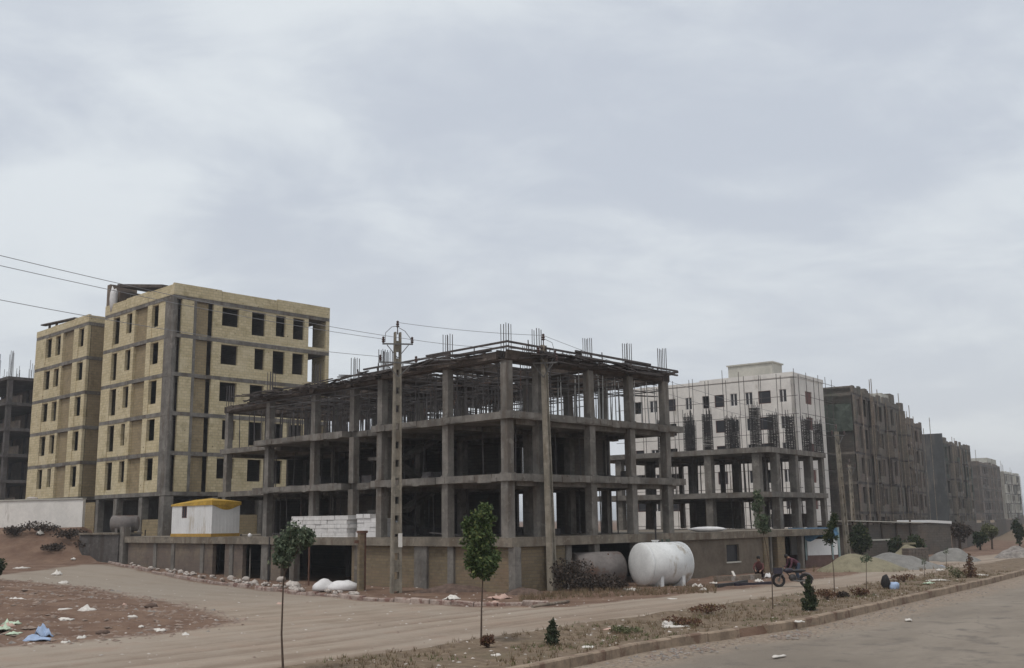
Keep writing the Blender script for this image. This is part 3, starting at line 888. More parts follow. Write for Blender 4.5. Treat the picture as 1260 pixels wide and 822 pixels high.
for _ in range(26):
    v = R.uniform(0.2, 28); u = R.uniform(-0.4 if v < 10 else 0.5 if v < 22 else 2.6, 12.2)
    l = R.uniform(1.2, 3.2); w = R.uniform(0.25, 0.7)
    z = Z3 + 0.01 + R.uniform(0, 0.07)
    if R.random() < 0.5: mb.bar(FA.p(u, v, z), FA.p(u + R.uniform(-.3, .3), min(v + l, 29.8), z + R.uniform(-.04, .06)), w, 0.03)
    else: mb.bar(FA.p(u, v, z), FA.p(min(u + l, 13.3), v + R.uniform(-.3, .3), z + R.uniform(-.04, .06)), w, 0.03)
mb.build('deck_board', M['ply'], A)
mb = MB()          # edge rails and loose planks round the rim
for z in (Z3 + 0.08, Z3 + 0.32):
    mb.bar(FA.p(-0.62, -0.5, z + 0.04), FA.p(-0.62, 5.4, z + 0.02), 0.09, 0.09)
    mb.bar(FA.p(-0.6, 3.6, z - 0.08), FA.p(-0.6, 10.6, z - 0.1 + R.uniform(-.06, .06)), 0.1, 0.09)
    mb.bar(FA.p(-0.66, -0.56, z), FA.p(4.6, -0.56, z - 0.06), 0.09, 0.09)
    mb.bar(FA.p(4.1, -0.62, z + 0.05), FA.p(10.4, -0.62, z - 0.03), 0.1, 0.1)
    mb.bar(FA.p(8.2, -0.56, z - 0.1), FA.p(13.1, -0.5, z - 0.12), 0.09, 0.09)
for _ in range(105):
    if R.random() < 0.5:
        v = R.uniform(0, 27); u = -0.75 if v < 10 else (-0.1 if v < 22 else 1.9)
        mb.bar(FA.p(u + R.uniform(-.2, .4), v, Z3 + R.uniform(-.4, .12)), FA.p(u + R.uniform(-.3, .4), v + R.uniform(1.5, 4), Z3 + R.uniform(-.35, .15)), 0.12, 0.05)
    else:
        u = R.uniform(-.6, 9.6)
        mb.bar(FA.p(u, -0.6 + R.uniform(-.3, .3), Z3 + R.uniform(-.4, .12)), FA.p(u + R.uniform(1.5, 3.5), -0.6 + R.uniform(-.3, .3), Z3 + R.uniform(-.35, .15)), 0.12, 0.05)
for _ in range(26):   # short uprights along the rim
    if R.random() < .55: v = R.uniform(0, 26); q = FA.p(-.55 if v < 10 else (.1 if v < 22 else 2.2), v, Z3 - .35)
    else: q = FA.p(R.uniform(0, 13), -.5, Z3 - .35)
    mb.bar(q, (q[0] + R.uniform(-.12, .12), q[1] + R.uniform(-.12, .12), q[2] + R.uniform(.45, .95)), .07, .05, (1, 0, 0))
for _ in range(30):   # ends of joists sticking out
    if R.random() < 0.6:
        v = R.uniform(0, 29); u = -0.5 if v < 10 else (0.2 if v < 22 else 2.1)
        mb.bar(FA.p(u - R.uniform(.2, .8), v, Z3 - R.uniform(0, .3)), FA.p(u + 2, v + R.uniform(-.3, .3), Z3 - R.uniform(0, .3)), 0.09, 0.11)
    else:
        u = R.uniform(0, 12.5); mb.bar(FA.p(u, -0.5 - R.uniform(.2, .8), Z3 - R.uniform(0, .3)), FA.p(u + R.uniform(-.3, .3), 1.5, Z3 - R.uniform(0, .3)), 0.09, 0.11)
mb.build('edge_rail', M['rail'], A)
# props carrying the formwork
spots = []
for u in np.arange(0.4, 13.1, 1.0):
    for v in np.arange(0.6, 29.6, 0.85):
        if (v > 22 and u < 2.7) or (v > 10 and u < 0.9): continue
        if R.random() < 0.12: continue
        spots.append((u + R.uniform(-.25, .25), v + R.uniform(-.25, .25)))
spots.sort(key=lambda q: min(q[0] + (0 if q[1] < 10 else -0.6), q[1] + 0.2))
rest = MB()
for k, (u, v) in enumerate(spots):
    tgt = MB() if k < 100 else rest
    x, y, _ = FA.p(u, v, 0); x2, y2, _ = FA.p(u + R.uniform(-.08, .08), v + R.uniform(-.08, .08), 0)
    zt_ = Z3 - 0.3
    tgt.tube([(x, y, Z2), (x + (x2 - x) * .5, y + (y2 - y) * .5, (Z2 + zt_) / 2)], 0.034, 5)
    tgt.tube([(x + (x2 - x) * .5, y + (y2 - y) * .5, (Z2 + zt_) / 2), (x2, y2, zt_)], 0.026, 5)
    tgt.box(Fr(x2, y2, 46), -.12, .12, -.06, .06, zt_, zt_ + 0.06)
    if k < 100: tgt.build('prop', M['prop_l'] if (v < 4 and u > 5) else M['prop'], A)
for (za, zc) in ((Z0, Z1 - .34), (Z1, Z2 - .34)):
    for _ in range(70):
        u = R.uniform(.8, 12.5); v = R.uniform(.8, 28.5); x, y, _z = FA.p(u, v, 0)
        if (v > 22 and u < 3) or v > 9.8 and u < 1.6: continue
        rest.tube([(x, y, za), (x + R.uniform(-.1, .1), y, zc)], .035, 5)
    for _ in range(26):     # planks and block remnants left on the floors
        u = R.uniform(.2, 12); v = R.uniform(.5, 21)
        if v > 9.8 and u < 1.4: continue
        if R.random() < .5: rest.bar(FA.p(u, v, za + .08), FA.p(u + R.uniform(-1, 1), v + R.uniform(1, 2.5), za + R.uniform(.06, .3)), .2, .06)
        else: rest.box(FA, u, u + R.uniform(.3, .9), v, v + R.uniform(.3, 1.2), za + .002, za + R.uniform(.15, .6))
o = rest.build('prop', M['prop'], A); struct(o, 'stuff')
mb = MB()          # bracing tubes
for _ in range(75):
    u = R.uniform(0.2, 12); v = R.uniform(0.5, 18); z = R.choice((Z2 + 1.6, Z2 + 2.0, Z2 + 2.1, Z2 + 2.3)) + R.uniform(-.1, .1)
    if R.random() < .6: mb.tube([FA.p(u, v, z), FA.p(u + R.uniform(-.4, .4), v + R.uniform(3, 7), z + R.uniform(-.3, .5))], 0.024, 5)
    else: mb.tube([FA.p(u, v, z), FA.p(min(u + R.uniform(3, 6), 13), v + R.uniform(-.4, .4), z + R.uniform(-.3, .5))], 0.024, 5)
for zz_ in (Z3 - .95, Z3 - .6):
    for v in np.arange(.9, 24, 2.1):
        mb.tube([FA.p(-.2 if v < 10 else .8, v, zz_ + R.uniform(-.1, .1)), FA.p(12.8, v + R.uniform(-.3, .3), zz_ + R.uniform(-.1, .1))], .03, 5)
    for u in np.arange(.4, 12.8, 1.9):
        mb.tube([FA.p(u, -.2, zz_ + R.uniform(-.1, .1)), FA.p(u + R.uniform(-.3, .3), R.choice((9, 21, 24)), zz_ + R.uniform(-.1, .1))], .03, 5)
mb.build('bracing', M['prop'], A)
# basement walls under the deck
zb, zt0 = -0.5, Z0 - 0.42
mb = MB()
mb.box(FA, -0.36, -0.12, -0.36, 11.75, zb, zt0); mb.box(FA, -0.12, 3.3, -0.36, -0.12, zb, zt0)
mb.build('basement_wall', M['stone'], A)
mb = MB()
mb.box(FA, -0.12, 10.0, 11.5, 11.75, zb, zt0); mb.box(FA, 9.75, 10.0, 11.75, 38, zb, zt0); mb.box(FA, 3.1, 3.3, -0.12, 9, zb, zt0); mb.box(FA, 3.3, 13.4, 8.8, 9.0, zb, zt0)
mb.build('inner_wall', M['block'], A)
def vleft(px): return FA.hit(px, 680, 'v', -0.4)[0]
def pier(v, w=0.4, u=-0.5, m='conc'):
    mb = MB(); mb.box(FA, u, u + 0.4, v - w / 2, v + w / 2, zb, zt0 - 0.002); mb.build('basement_pillar', M[m], A)
for px in (637, 556, 519, 441): pier(vleft(px) if px < 637 else -0.42, 0.42 if px != 519 else 0.95)
for px, w in ((361, .45), (327, .7), (286, .4), (250, .4), (214, .4), (192, .4)): pier(vleft(px), w)
mb = MB()
for a, b in ((346, 334), (299, 277), (262, 158)):
    v0, v1 = sorted((vleft(a), vleft(b)))
    mb = MB(); mb.box(FA, -0.42, -0.16, v0, v1, zb, zt0 - .003); mb.build('infill_wall', M['redblock'], A)
for u in (3.5, 5.65, 9.0, 12.2):
    mb = MB(); mb.box(FA, u - .2, u + .2, -0.42, -0.02, zb, zt0 - .002); mb.build('basement_pillar', M['conc'], A)
for v in (15.0, 19, 23.5, 28, 33):
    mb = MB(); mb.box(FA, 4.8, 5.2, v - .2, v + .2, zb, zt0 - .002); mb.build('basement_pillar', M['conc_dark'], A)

# ------------------------------------------------------------------ second frame, lower, to the right
B = thing('concrete_frame', 'lower two-storey grey concrete frame with upright rebar cages on its bare top slab', 'building', (17.24, 70.0, 0))
ZB1, ZB2 = 4.97, 7.97
mb = MB(); mb.box(FA, 13.56, 30.6, -0.5, 14, Z0 - 0.42, Z0 - 0.02); mb.build('podium_deck', M['conc_warm'], B)
for z in (ZB1, ZB2):
    mb = MB()
    mb.box(FB, -0.05, 10.4, -0.05, 15, z - 0.36, z)
    for v in (1.1, 4.7, 8.3, 12): mb.box(FB, 0.2, 10.2, v - .22, v + .22, z - .55, z - .358)
    for u in (4.9, 10.0): mb.box(FB, u - .2, u + .2, .1, 14.8, z - .53, z - .357)
    mb.build('floor_slab', M['conc'], B)
cb = [(0.45, 1.1), (0.45, 4.7), (0.45, 8.3), (0.45, 12.0), (1.6, 0.3), (4.9, 0.3), (7.7, 0.3), (10.05, 0.25), (4.9, 4.7), (10.05, 4.7), (4.9, 8.3), (10.05, 8.3), (4.9, 12), (10.05, 12)]
for (u, v) in cb:
    k = 0.27 if u < 9 else 0.17
    mb = MB()
    mb.box(FB, u - k, u + k, v - k, v + k, Z0 - .02, ZB1 - .36); mb.box(FB, u - k + .01, u + k - .01, v - k + .01, v + k - .01, ZB1 + .002, ZB2 - .36)
    mb.build('column', M['conc'], B)
for (za, zb_) in ((Z0, ZB1 - .36), (ZB1, ZB2 - .36)):
    for _ in range(30):
        u = R.uniform(.5, 9.8); v = R.uniform(.5, 13); x, y, _z = FB.p(u, v, 0)
        mb = MB(); mb.tube([(x, y, za), (x + R.uniform(-.08, .08), y, zb_)], .045, 5); mb.build('prop', M['prop'], B)
def cage(u, v, h):
    mb = MB(); s_ = 0.27
    for a in (-1, -.33, .33, 1):
        for b in (-1, -.33, .33, 1):
            if abs(a) < 1 and abs(b) < 1: continue
            x, y, _ = FB.p(u + a * s_, v + b * s_, 0)
            mb.tube([(x, y, ZB2 + .003), (x + R.uniform(-.05, .05), y + R.uniform(-.05, .05), ZB2 + h * R.uniform(.9, 1.1))], 0.022, 4)
    for z in np.arange(ZB2 + .08, ZB2 + h * .92, 0.09):
        q = [FB.p(u + a * s_, v + b * s_, z + R.uniform(-.02, .02)) for a, b in ((-1, -1), (1, -1), (1, 1), (-1, 1), (-1, -1))]
        for i in range(4): mb.tube([q[i], q[i + 1]], 0.02, 4, False)
        mb.tube([q[0], q[2]], 0.016, 4, False)
    mb.build('rebar_cage', M['iron'], B)
for (u, v, h) in ((.45, 1.1, 3.0), (.45, 3.0, 2.3), (.45, 4.7, 2.8), (.45, 6.2, 2.7), (.45, 8.3, 2.6), (1.6, .3, 2.5), (4.6, .3, 2.6), (7.7, .3, 2.6), (10, .3, 2.4), (4.9, 4.7, 2.6), (4.9, 8.3, 2.5)):
    cage(u, v, h)
for a in ((4.8, 5.0, 5.0, 8.0, Z0, ZB1 - .54), (5.2, 9.8, 8.2, 8.4, Z0, ZB1 - .54), (9.95, 10.15, 1.5, 4.4, Z0, Z0 + 1.0)):
    mb = MB(); mb.box(FB, *a); mb.build('block_wall', M['block'], B)
# its basement: rendered wall with a small window, door openings, pillars
ur = lambda px: FA.hit(px, 680, 'u', -0.4)[0]
mb = MB()
wz0, wz1 = 0.75, 1.72
u1, u2, u3, u4 = 12.5, ur(895.5), ur(911), ur(947)
for a, b, c, d in ((u1, u2, zb, zt0), (u3, u4, zb, zt0), (u2, u3, zb, wz0), (u2, u3, wz1, zt0)):
    mb.box(FA, a, b, -0.32, -0.1, c, d)
mb.build('basement_wall', M['render'], B)
mb = MB(); mb.box(FA, u2 - .1, u3 + .1, -.38, -.321, wz0 - .08, wz0); mb.build('window_sill', M['pale'], B)
mb = MB(); mb.box(FA, u2, u3, -.18, -.14, wz0, wz1); mb.build('window', M['dark'], B)
for a, b, m in ((957, 966, 'pale'), (948.5, 950, 'conc'), (940, 946, 'pale'), (987, 989.5, 'pale')):
    mb = MB(); mb.box(FA, ur(a), ur(b), -.42, -.05, zb, zt0 - .002); mb.build('basement_pillar', M['conc' if m == 'conc' else 'stone' if a < 980 else 'conc'], B)
mb = MB(); mb.box(FA, u4, 30.5, 3.0, 3.2, zb, zt0); mb.box(FA, 30.3, 30.5, 0, 2.998, zb, zt0); mb.build('inner_wall', M['block'], B)
mb = MB(); mb.box(FA, 13.5, 13.7, -.1, 9, zb, zt0); mb.build('inner_wall', M['block'], B)
mb = MB(); mb.blob(FA.p(ur(893), .8, Z0 + .12), 1.2, .35, .16, 4, .2); o = solo(mb, 'sack_row', M['sack'], 'flat white heap lying on the edge of the right frame deck above the small window', 'sacks', None, True)

# ------------------------------------------------------------------ facades
def facade(mb_of, fr, axis, plane, out, segs, za, zb, th=0.25, sill=0.95, lint=0.12):
    """one storey of wall: segs (t0,t1,kind); mb_of: kind -> MB; plane is the outer face, out its outward sign"""
    def bx(mb, t0, t1, z0, z1, inset):
        a = plane - out * inset; b = a - out * th
        lo, hi = min(a, b), max(a, b)
        if axis == 'u': mb.box(fr, t0, t1, lo, hi, z0, z1)
        else: mb.box(fr, lo, hi, t0, t1, z0, z1)
    for (t0, t1, kind) in segs:
        if kind == 'wall': bx(mb_of['wall'], t0, t1, za, zb, 0.04)
        elif kind == 'pier': bx(mb_of['wall'], t0, t1, za, zb, -0.012)
        elif kind == 'back': bx(mb_of['back'], t0, t1, za, zb, 0.22)
        elif kind == 'conc': bx(mb_of['conc'], t0, t1, za, zb, 0.015)
        elif kind == 'concback': bx(mb_of['conc'], t0, t1, za, zb, 0.3)
        elif kind.startswith('win'):
            s_ = (float(kind[3:]) if len(kind) > 3 else sill) + R.uniform(-.1, .14)
            if R.random() < .16: bx(mb_of['wall'], t0, t0 + (t1 - t0) * R.uniform(.2, .4), za, zb, .06)
            bx(mb_of['wall'], t0, t1, za, za + s_, 0.041)
            if lint: bx(mb_of['wall'], t0, t1, zb - lint, zb, 0.041)
        elif kind == 'rail': bx(mb_of['wall'], t0, t1, za, za + 0.3, 0.041)

Y = thing('brick_apartment_block', 'tall unfinished block of yellow hollow brick with grey floor bands and empty window holes', 'building', (-26.1, 78.0, 2.5))
YL = [5.75 + 3.02 * k for k in range(6)]       # slab tops
UL, VL = 14.65, 26.4
for k, z in enumerate(YL):
    mb = MB()
    mb.box(FY, 0, UL, 0, 11.9, z - .3, z); mb.box(FY, 3.4, UL, 11.9, 15.1, z - .3, z - .002); mb.box(FY, 0, UL, 15.1, VL, z - .3, z)
    mb.build('floor_slab', M['conc'], Y)
right = [(0.0, 0.08, 'conc'), (0.08, 0.55, 'concback'), (0.55, 0.72, 'none'), (0.72, 1.72, 'pier'), (1.72, 1.98, 'conc'), (1.98, 3.08, 'back'), (3.08, 3.45, 'none'), (3.45, 4.2, 'pier'),
         (4.2, 5.75, 'win1.0'), (5.75, 6.95, 'wall'), (6.95, 8.24, 'win0.75'), (8.24, 9.02, 'wall'), (9.02, 10.2, 'win0.7'), (10.2, 10.94, 'wall'), (10.94, 12.08, 'win0.7'), (12.08, 12.5, 'wall'), (12.5, 14.3, 'rail'), (14.3, 14.64, 'pier')]
left = [(0.0, 1.35, 'conc'), (1.35, 2.25, 'wall'), (2.25, 3.45, 'win0.85'), (3.45, 4.2, 'pier'), (4.2, 6.35, 'back'), (6.35, 6.85, 'pier'), (6.85, 7.9, 'win0.85'), (7.9, 9.15, 'wall'), (9.15, 10.25, 'win0.4'), (10.25, 11.88, 'pier')]
left2 = [(15.12, 15.8, 'pier'), (15.8, 17.0, 'win0.9'), (17.0, 18.0, 'pier'), (18.0, 20.3, 'back'), (20.3, 20.8, 'pier'), (20.8, 22.0, 'win0.85'), (22.0, 22.9, 'wall'), (22.9, 24.1, 'win0.85'), (24.1, VL, 'pier')]
gap = [(0.3, 3.4, 'back')]
mw, mbk, mc, mi = MB(), MB(), MB(), MB()
faces = [dict(wall=MB(), back=MB(), conc=MB()) for _ in range(3)]
for k in range(5):
    za, zb_ = YL[k] + .003, YL[k + 1] - .303
    facade(faces[0], FY, 'u', 0.0, -1, right, za, zb_)
    facade(faces[1], FY, 'v', 0.0, -1, left, za, zb_)
    facade(faces[2], FY, 'v', 0.0, -1, left2, za, zb_)
    mbk.box(FY, 0.3, 3.6, 15.16, 15.4, za, zb_)            # side wall seen in the recess, its shade painted into the brick colour
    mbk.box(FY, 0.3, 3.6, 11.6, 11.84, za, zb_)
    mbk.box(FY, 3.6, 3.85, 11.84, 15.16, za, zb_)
    mw.box(FY, 0.4, UL - .1, VL - .3, VL - .06, za, zb_)      # far end
    mw.box(FY, UL - .3, UL - .06, 3.3, VL - .4, za, zb_); mw.box(FY, UL - .3, UL - .06, .26, 2.1, za, zb_)     # back wall
    # partitions
    mi.box(FY, 0.9, 12.2, 3.6, 3.8, za, zb_); mi.box(FY, 3.9, 4.1, 3.8, 11.6, za, zb_); mi.box(FY, 6.2, 6.4, .35, 3.6, za, zb_); mi.box(FY, 12.2, 12.4, 0.3, 3.6, za, zb_)
    mi.box(FY, 3.9, 4.1, 15.4, VL - .4, za, zb_); mi.box(FY, .7, 3.9, 8.4, 8.6, za, zb_); mi.box(FY, .7, 3.9, 20.5, 20.7, za, zb_); mi.box(FY, 8.5, 8.7, .35, 3.6, za, zb_)
mw.build('brick_wall', M['ybrick'], Y); mbk.build('recessed_wall', M['ybrick_b'], Y)
for d_ in faces:
    d_['wall'].build('brick_wall', M['ybrick'], Y)
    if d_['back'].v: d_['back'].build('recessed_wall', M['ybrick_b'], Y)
    if d_['conc'].v: d_['conc'].build('corner_column', M['conc'], Y)
mi.build('inner_wall', M['block'], Y)
mb = MB(); z = YL[5]      # roof parapet, ragged top
for (a, b) in ((-.02, 4.1), (4.13, 9.3), (9.33, UL)):
    mb.box(FY, a, b, -.02, .2, z + .003, z + .88 + R.uniform(-.06, .08))
for (a, b) in ((.203, 4.2), (4.23, 8), (8.03, 11.9)): mb.box(FY, -.02, .2, a, b, z + .003, z + .85 + R.uniform(-.05, .1))
for (a, b) in ((15.1, 18), (18.03, 23), (23.03, VL)): mb.box(FY, -.02, .2, a, b, z + .003, z + .62 + R.uniform(-.05, .1))
mb.box(FY, .203, 3.4, 11.7, 11.9, z + .003, z + .8); mb.box(FY, .203, 3.4, 15.1, 15.3, z + .003, z + .6); mb.box(FY, UL - .2, UL, .25, 6, z + .003, z + .85)
mb.build('parapet', M['ybrick'], Y)
mb = MB()      # broken stair head and tilted roof panel
mb.box(FY, .02, 2.4, 11.25, 11.85, z + .003, z + 2.7); mb.box(FY, .6, 2.4, 10.6, 11.23, z + .003, z + 2.1)
mb.build('stair_head', M['redblock'], Y)
mb = MB(); mb.bar(FY.p(1.6, 10.4, z + 2.45), FY.p(2.2, 3.6, z + 1.35), 2.9, .25)
mb.build('roof_panel', M['wood'], Y)
mb = MB()
for v in (9.8, 6.0, 3.6): mb.box(FY, 1.2, 1.4, v, v + .2, z + .003, z + 1.0 + (v - 3) * .15)
for v in (9.8, 6.0, 3.6): mb.box(FY, 3.4, 3.6, v, v + .2, z + .003, z + 1.0 + (v - 3) * .15)
mb.build('roof_post', M['conc'], Y)
mb = MB()
mb.blob(FY.p(.1, 10.7, z + 1.3), .3, .35, 1.0, 3, .5); mb.build('cloth', M['sack'], Y, True)
mb = MB()
mb.bar(FY.p(.6, 26.6, z + 1.35), FY.p(.8, 19.5, z + 1.05), .5, .12)
for v in (25, 23.4): mb.box(FY, .5, .7, v, v + .12, z, z + 1.25)
mb.build('plank', M['wood'], Y)
# open ground storey
for (u, v, w) in ((.3, .35, .38), (.3, 3.9, .28), (.3, 8.2, .28), (.3, 11.5, .25), (.3, 15.5, .3), (.3, 20, .28), (.3, 25.9, .3), (4.2, .35, .28), (8.4, .35, .28), (12.3, .35, .28), (4.6, 4, .28), (4.6, 9, .28), (9, 5, .3)):
    mb = MB(); mb.box(FY, u - w, u + w, v - w, v + w, 2.3, YL[0] - .36); mb.build('column', M['conc'], Y)
for a in ((4.9, 5.1, .4, VL - .4), (5.1, 14.4, 4.2, 4.4)):
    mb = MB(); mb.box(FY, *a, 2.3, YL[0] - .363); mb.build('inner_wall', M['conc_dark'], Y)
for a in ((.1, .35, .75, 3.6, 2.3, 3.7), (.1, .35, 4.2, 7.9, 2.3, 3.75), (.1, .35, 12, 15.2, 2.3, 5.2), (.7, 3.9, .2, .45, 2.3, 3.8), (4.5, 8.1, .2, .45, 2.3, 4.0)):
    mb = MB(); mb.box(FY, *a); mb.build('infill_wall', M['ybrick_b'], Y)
mb = MB(); mb.box(FY, -.9, 16, -.4, VL, 2.1, 2.49); mb.build('ground_slab', M['conc_warm'], Y)

# ------------------------------------------------------------------ dark frame at the far left
E_ = thing('concrete_frame', 'dark narrow concrete skeleton with bare rebar at the far left behind the yellow block', 'building', (-66, 118, 2))
FE = Fr(-58.0, 118.0, 46)
for k in range(6):
    z = 5.6 + 2.95 * k
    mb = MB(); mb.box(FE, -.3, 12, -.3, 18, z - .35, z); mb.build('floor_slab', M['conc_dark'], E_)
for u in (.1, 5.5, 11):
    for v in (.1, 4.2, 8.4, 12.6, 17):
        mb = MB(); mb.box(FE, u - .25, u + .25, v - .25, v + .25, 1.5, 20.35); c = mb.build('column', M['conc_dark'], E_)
        if u < 6:
            mb = MB()
            for a in (-.18, 0, .18):
                for b in (-.18, .18):
                    x, y, _ = FE.p(u + a, v + b, 0); mb.tube([(x, y, 20.3), (x + R.uniform(-.1, .1), y, 23 + R.uniform(-.5, .8))], .03, 4)
            mb.build('rebar', M['rebar'], c)
mb = MB()
for k in range(5):
    z = 5.6 + 2.95 * k
    for (v0, v1) in ((.5, 4), (4.6, 8.1), (8.8, 12.2)):
        if R.random() < .6: mb.box(FE, 1.5, 1.7, v0, v1, z + .003, z + R.choice((1.0, 2.59, 2.59)))
    mb.box(FE, 5.4, 5.6, .5, 16.5, z + .003, z + 2.59)
mb.build('block_wall', M['redblock'], E_)

# ------------------------------------------------------------------ white block behind the second frame
Cb = thing('white_apartment_block', 'white rendered block with dark windows and pole scaffolding behind the lower frame', 'building', (30.62, 112.0, 0))
CT = 18.75
def tC(px, py=490): return FC.hit(px, py, 'v', 0.0)[0]
def tCu(px, py=490): return FC.hit(px, py, 'u', 0.0)[0]
lw = []
for (a, b, kind) in ((968, 959, 'd'), (948.5, 933, 'w'), (926, 917, 'd'), (907, 898.5, 'd'), (891, 879, 'w'), (872, 864, 'w'), (851, 843, 'd'), (831, 820, 'w'), (808, 799, 'd'), (790, 780, 'w')):
    lw.append((tC(a), tC(b), kind))
rw = [(tCu(991), tCu(999), 'r')]
lev = [4.05 + 2.9 * k for k in range(5)]
mw = MB(); wins = []
def wallholes(mb, fr, axis, pl, L, holes, z0, z1):
    ts = sorted({-.0, L} | {h[0] for h in holes} | {h[1] for h in holes})
    for a, b in zip(ts, ts[1:]):
        if b - a < 1e-3: continue
        inh = [h for h in holes if h[0] <= a + 1e-4 and h[1] >= b - 1e-4]
        zs = [z0]
        if inh:
            for z in lev: zs += [z, z + 1.42]
        zs.append(z1)
        for i in range(0, len(zs), 2):
            if axis == 'v': mb.box(fr, pl, pl + .28, a, b, zs[i], zs[i + 1])
            else: mb.box(fr, a, b, pl, pl + .28, zs[i], zs[i + 1])
L2 = 21.5
wallholes(mw, FC, 'v', 0.0, L2, lw, 0, CT - .35)
mb_r = MB(); wallholes(mw, FC, 'u', 0.0, 9.0, [(a, b) for a, b, _ in rw], 0, CT - .35)
# close the corner piece and back
mw.box(FC, 8.8, 9.0, .28, L2, 0, CT - .4); mw.box(FC, .28, 8.8, L2 - .25, L2, 0, CT - .4)
mw.build('white_wall', M['white_wall'], Cb)
mb = MB()
mb.box(FC, -.06, .2, -.06, 11.2, CT - .35, CT + .15); mb.box(FC, .2, 9.06, -.06, .2, CT - .35, CT + .12); mb.box(FC, -.06, .2, 11.2, L2, CT - .35, CT - .02); mb.box(FC, .2, 9, .2, L2 - .3, CT - .9, CT - .45)
mb.build('parapet', M['white_wall'], Cb)
mb = MB(); mb.box(FC, 2.2, 5.0, 3.2, 8.6, CT - .445, CT + 1.75); mb.box(FC, 2.05, 5.15, 3.05, 8.75, CT + 1.75, CT + 1.9); mb.build('roof_room', M['pale'], Cb)
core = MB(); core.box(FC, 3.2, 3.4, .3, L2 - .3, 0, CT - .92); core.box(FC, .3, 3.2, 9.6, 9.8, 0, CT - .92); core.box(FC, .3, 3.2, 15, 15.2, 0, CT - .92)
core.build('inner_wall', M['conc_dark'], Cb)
for (a, b, kind) in lw:
    for z in lev:
        if kind == 'd' or R.random() < .55:
            f = MB(); w = .06
            f.box(FC, .08, .16, a, a + w, z, z + 1.42); f.box(FC, .08, .16, b - w, b, z, z + 1.42); f.box(FC, .08, .16, a + w, b - w, z, z + w); f.box(FC, .08, .16, a + w, b - w, z + 1.42 - w, z + 1.42)
            if kind == 'd':
                m_ = (a + b) / 2; f.box(FC, .075, .165, m_ - .06, m_ + .06, z + w, z + 1.42 - w)
            fo = f.build('window', M['wframe'] if kind == 'd' else M['fdark'], Cb)
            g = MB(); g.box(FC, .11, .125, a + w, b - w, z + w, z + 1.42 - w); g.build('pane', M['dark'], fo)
for (a, b, _) in rw:
    for z in lev:
        f = MB(); f.box(FC, a, b, .12, .16, z, z + 1.42); f.build('window', M['fdark'], Cb)
# scaffolding
SC = thing('scaffolding', 'thin dark pole scaffolding standing against the white block', 'scaffolding', (29.5, 111, 0))
for v in np.arange(-1, 22, 2.1):
    for u in (-1.9, -1.0):
        mb = MB(); x, y, _ = FC.p(u, v + R.uniform(-.15, .15), 0); mb.tube([(x, y, -.2), (x + R.uniform(-.1, .1), y, CT + R.uniform(-.6, .9))], .035, 5); mb.build('pole', M['rail'], SC)
for u in np.arange(.8, 9.5, 1.9):
    mb = MB(); x, y, _ = FC.p(u, -1.2, 0); mb.tube([(x, y, -.2), (x + R.uniform(-.1, .1), y, CT + R.uniform(-.6, .7))], .035, 5); mb.build('pole', M['rail'], SC)
for z in np.arange(2.4, CT, 1.95):
    mb = MB(); mb.tube([FC.p(-1.9, -1.2, z), FC.p(-1.9, 21.5, z + R.uniform(-.15, .15))], .028, 4); mb.tube([FC.p(-1.0, -1.2, z + .1), FC.p(9.6, -1.2, z + R.uniform(-.1, .1))], .028, 4); mb.build('ledger', M['rail'], SC)
mb = MB(); q = FC.p(-1.5, 14.5, 0); mb.box(FC, -1.7, -1.3, 14.4, 14.8, CT + .2, CT + 1.2)
mb.tube([FC.p(-1.5, 14.6, 9), FC.p(-1.5, 14.6, CT + 1.4)], .1, 6); mb.build('hoist_post', M['rail'], SC)

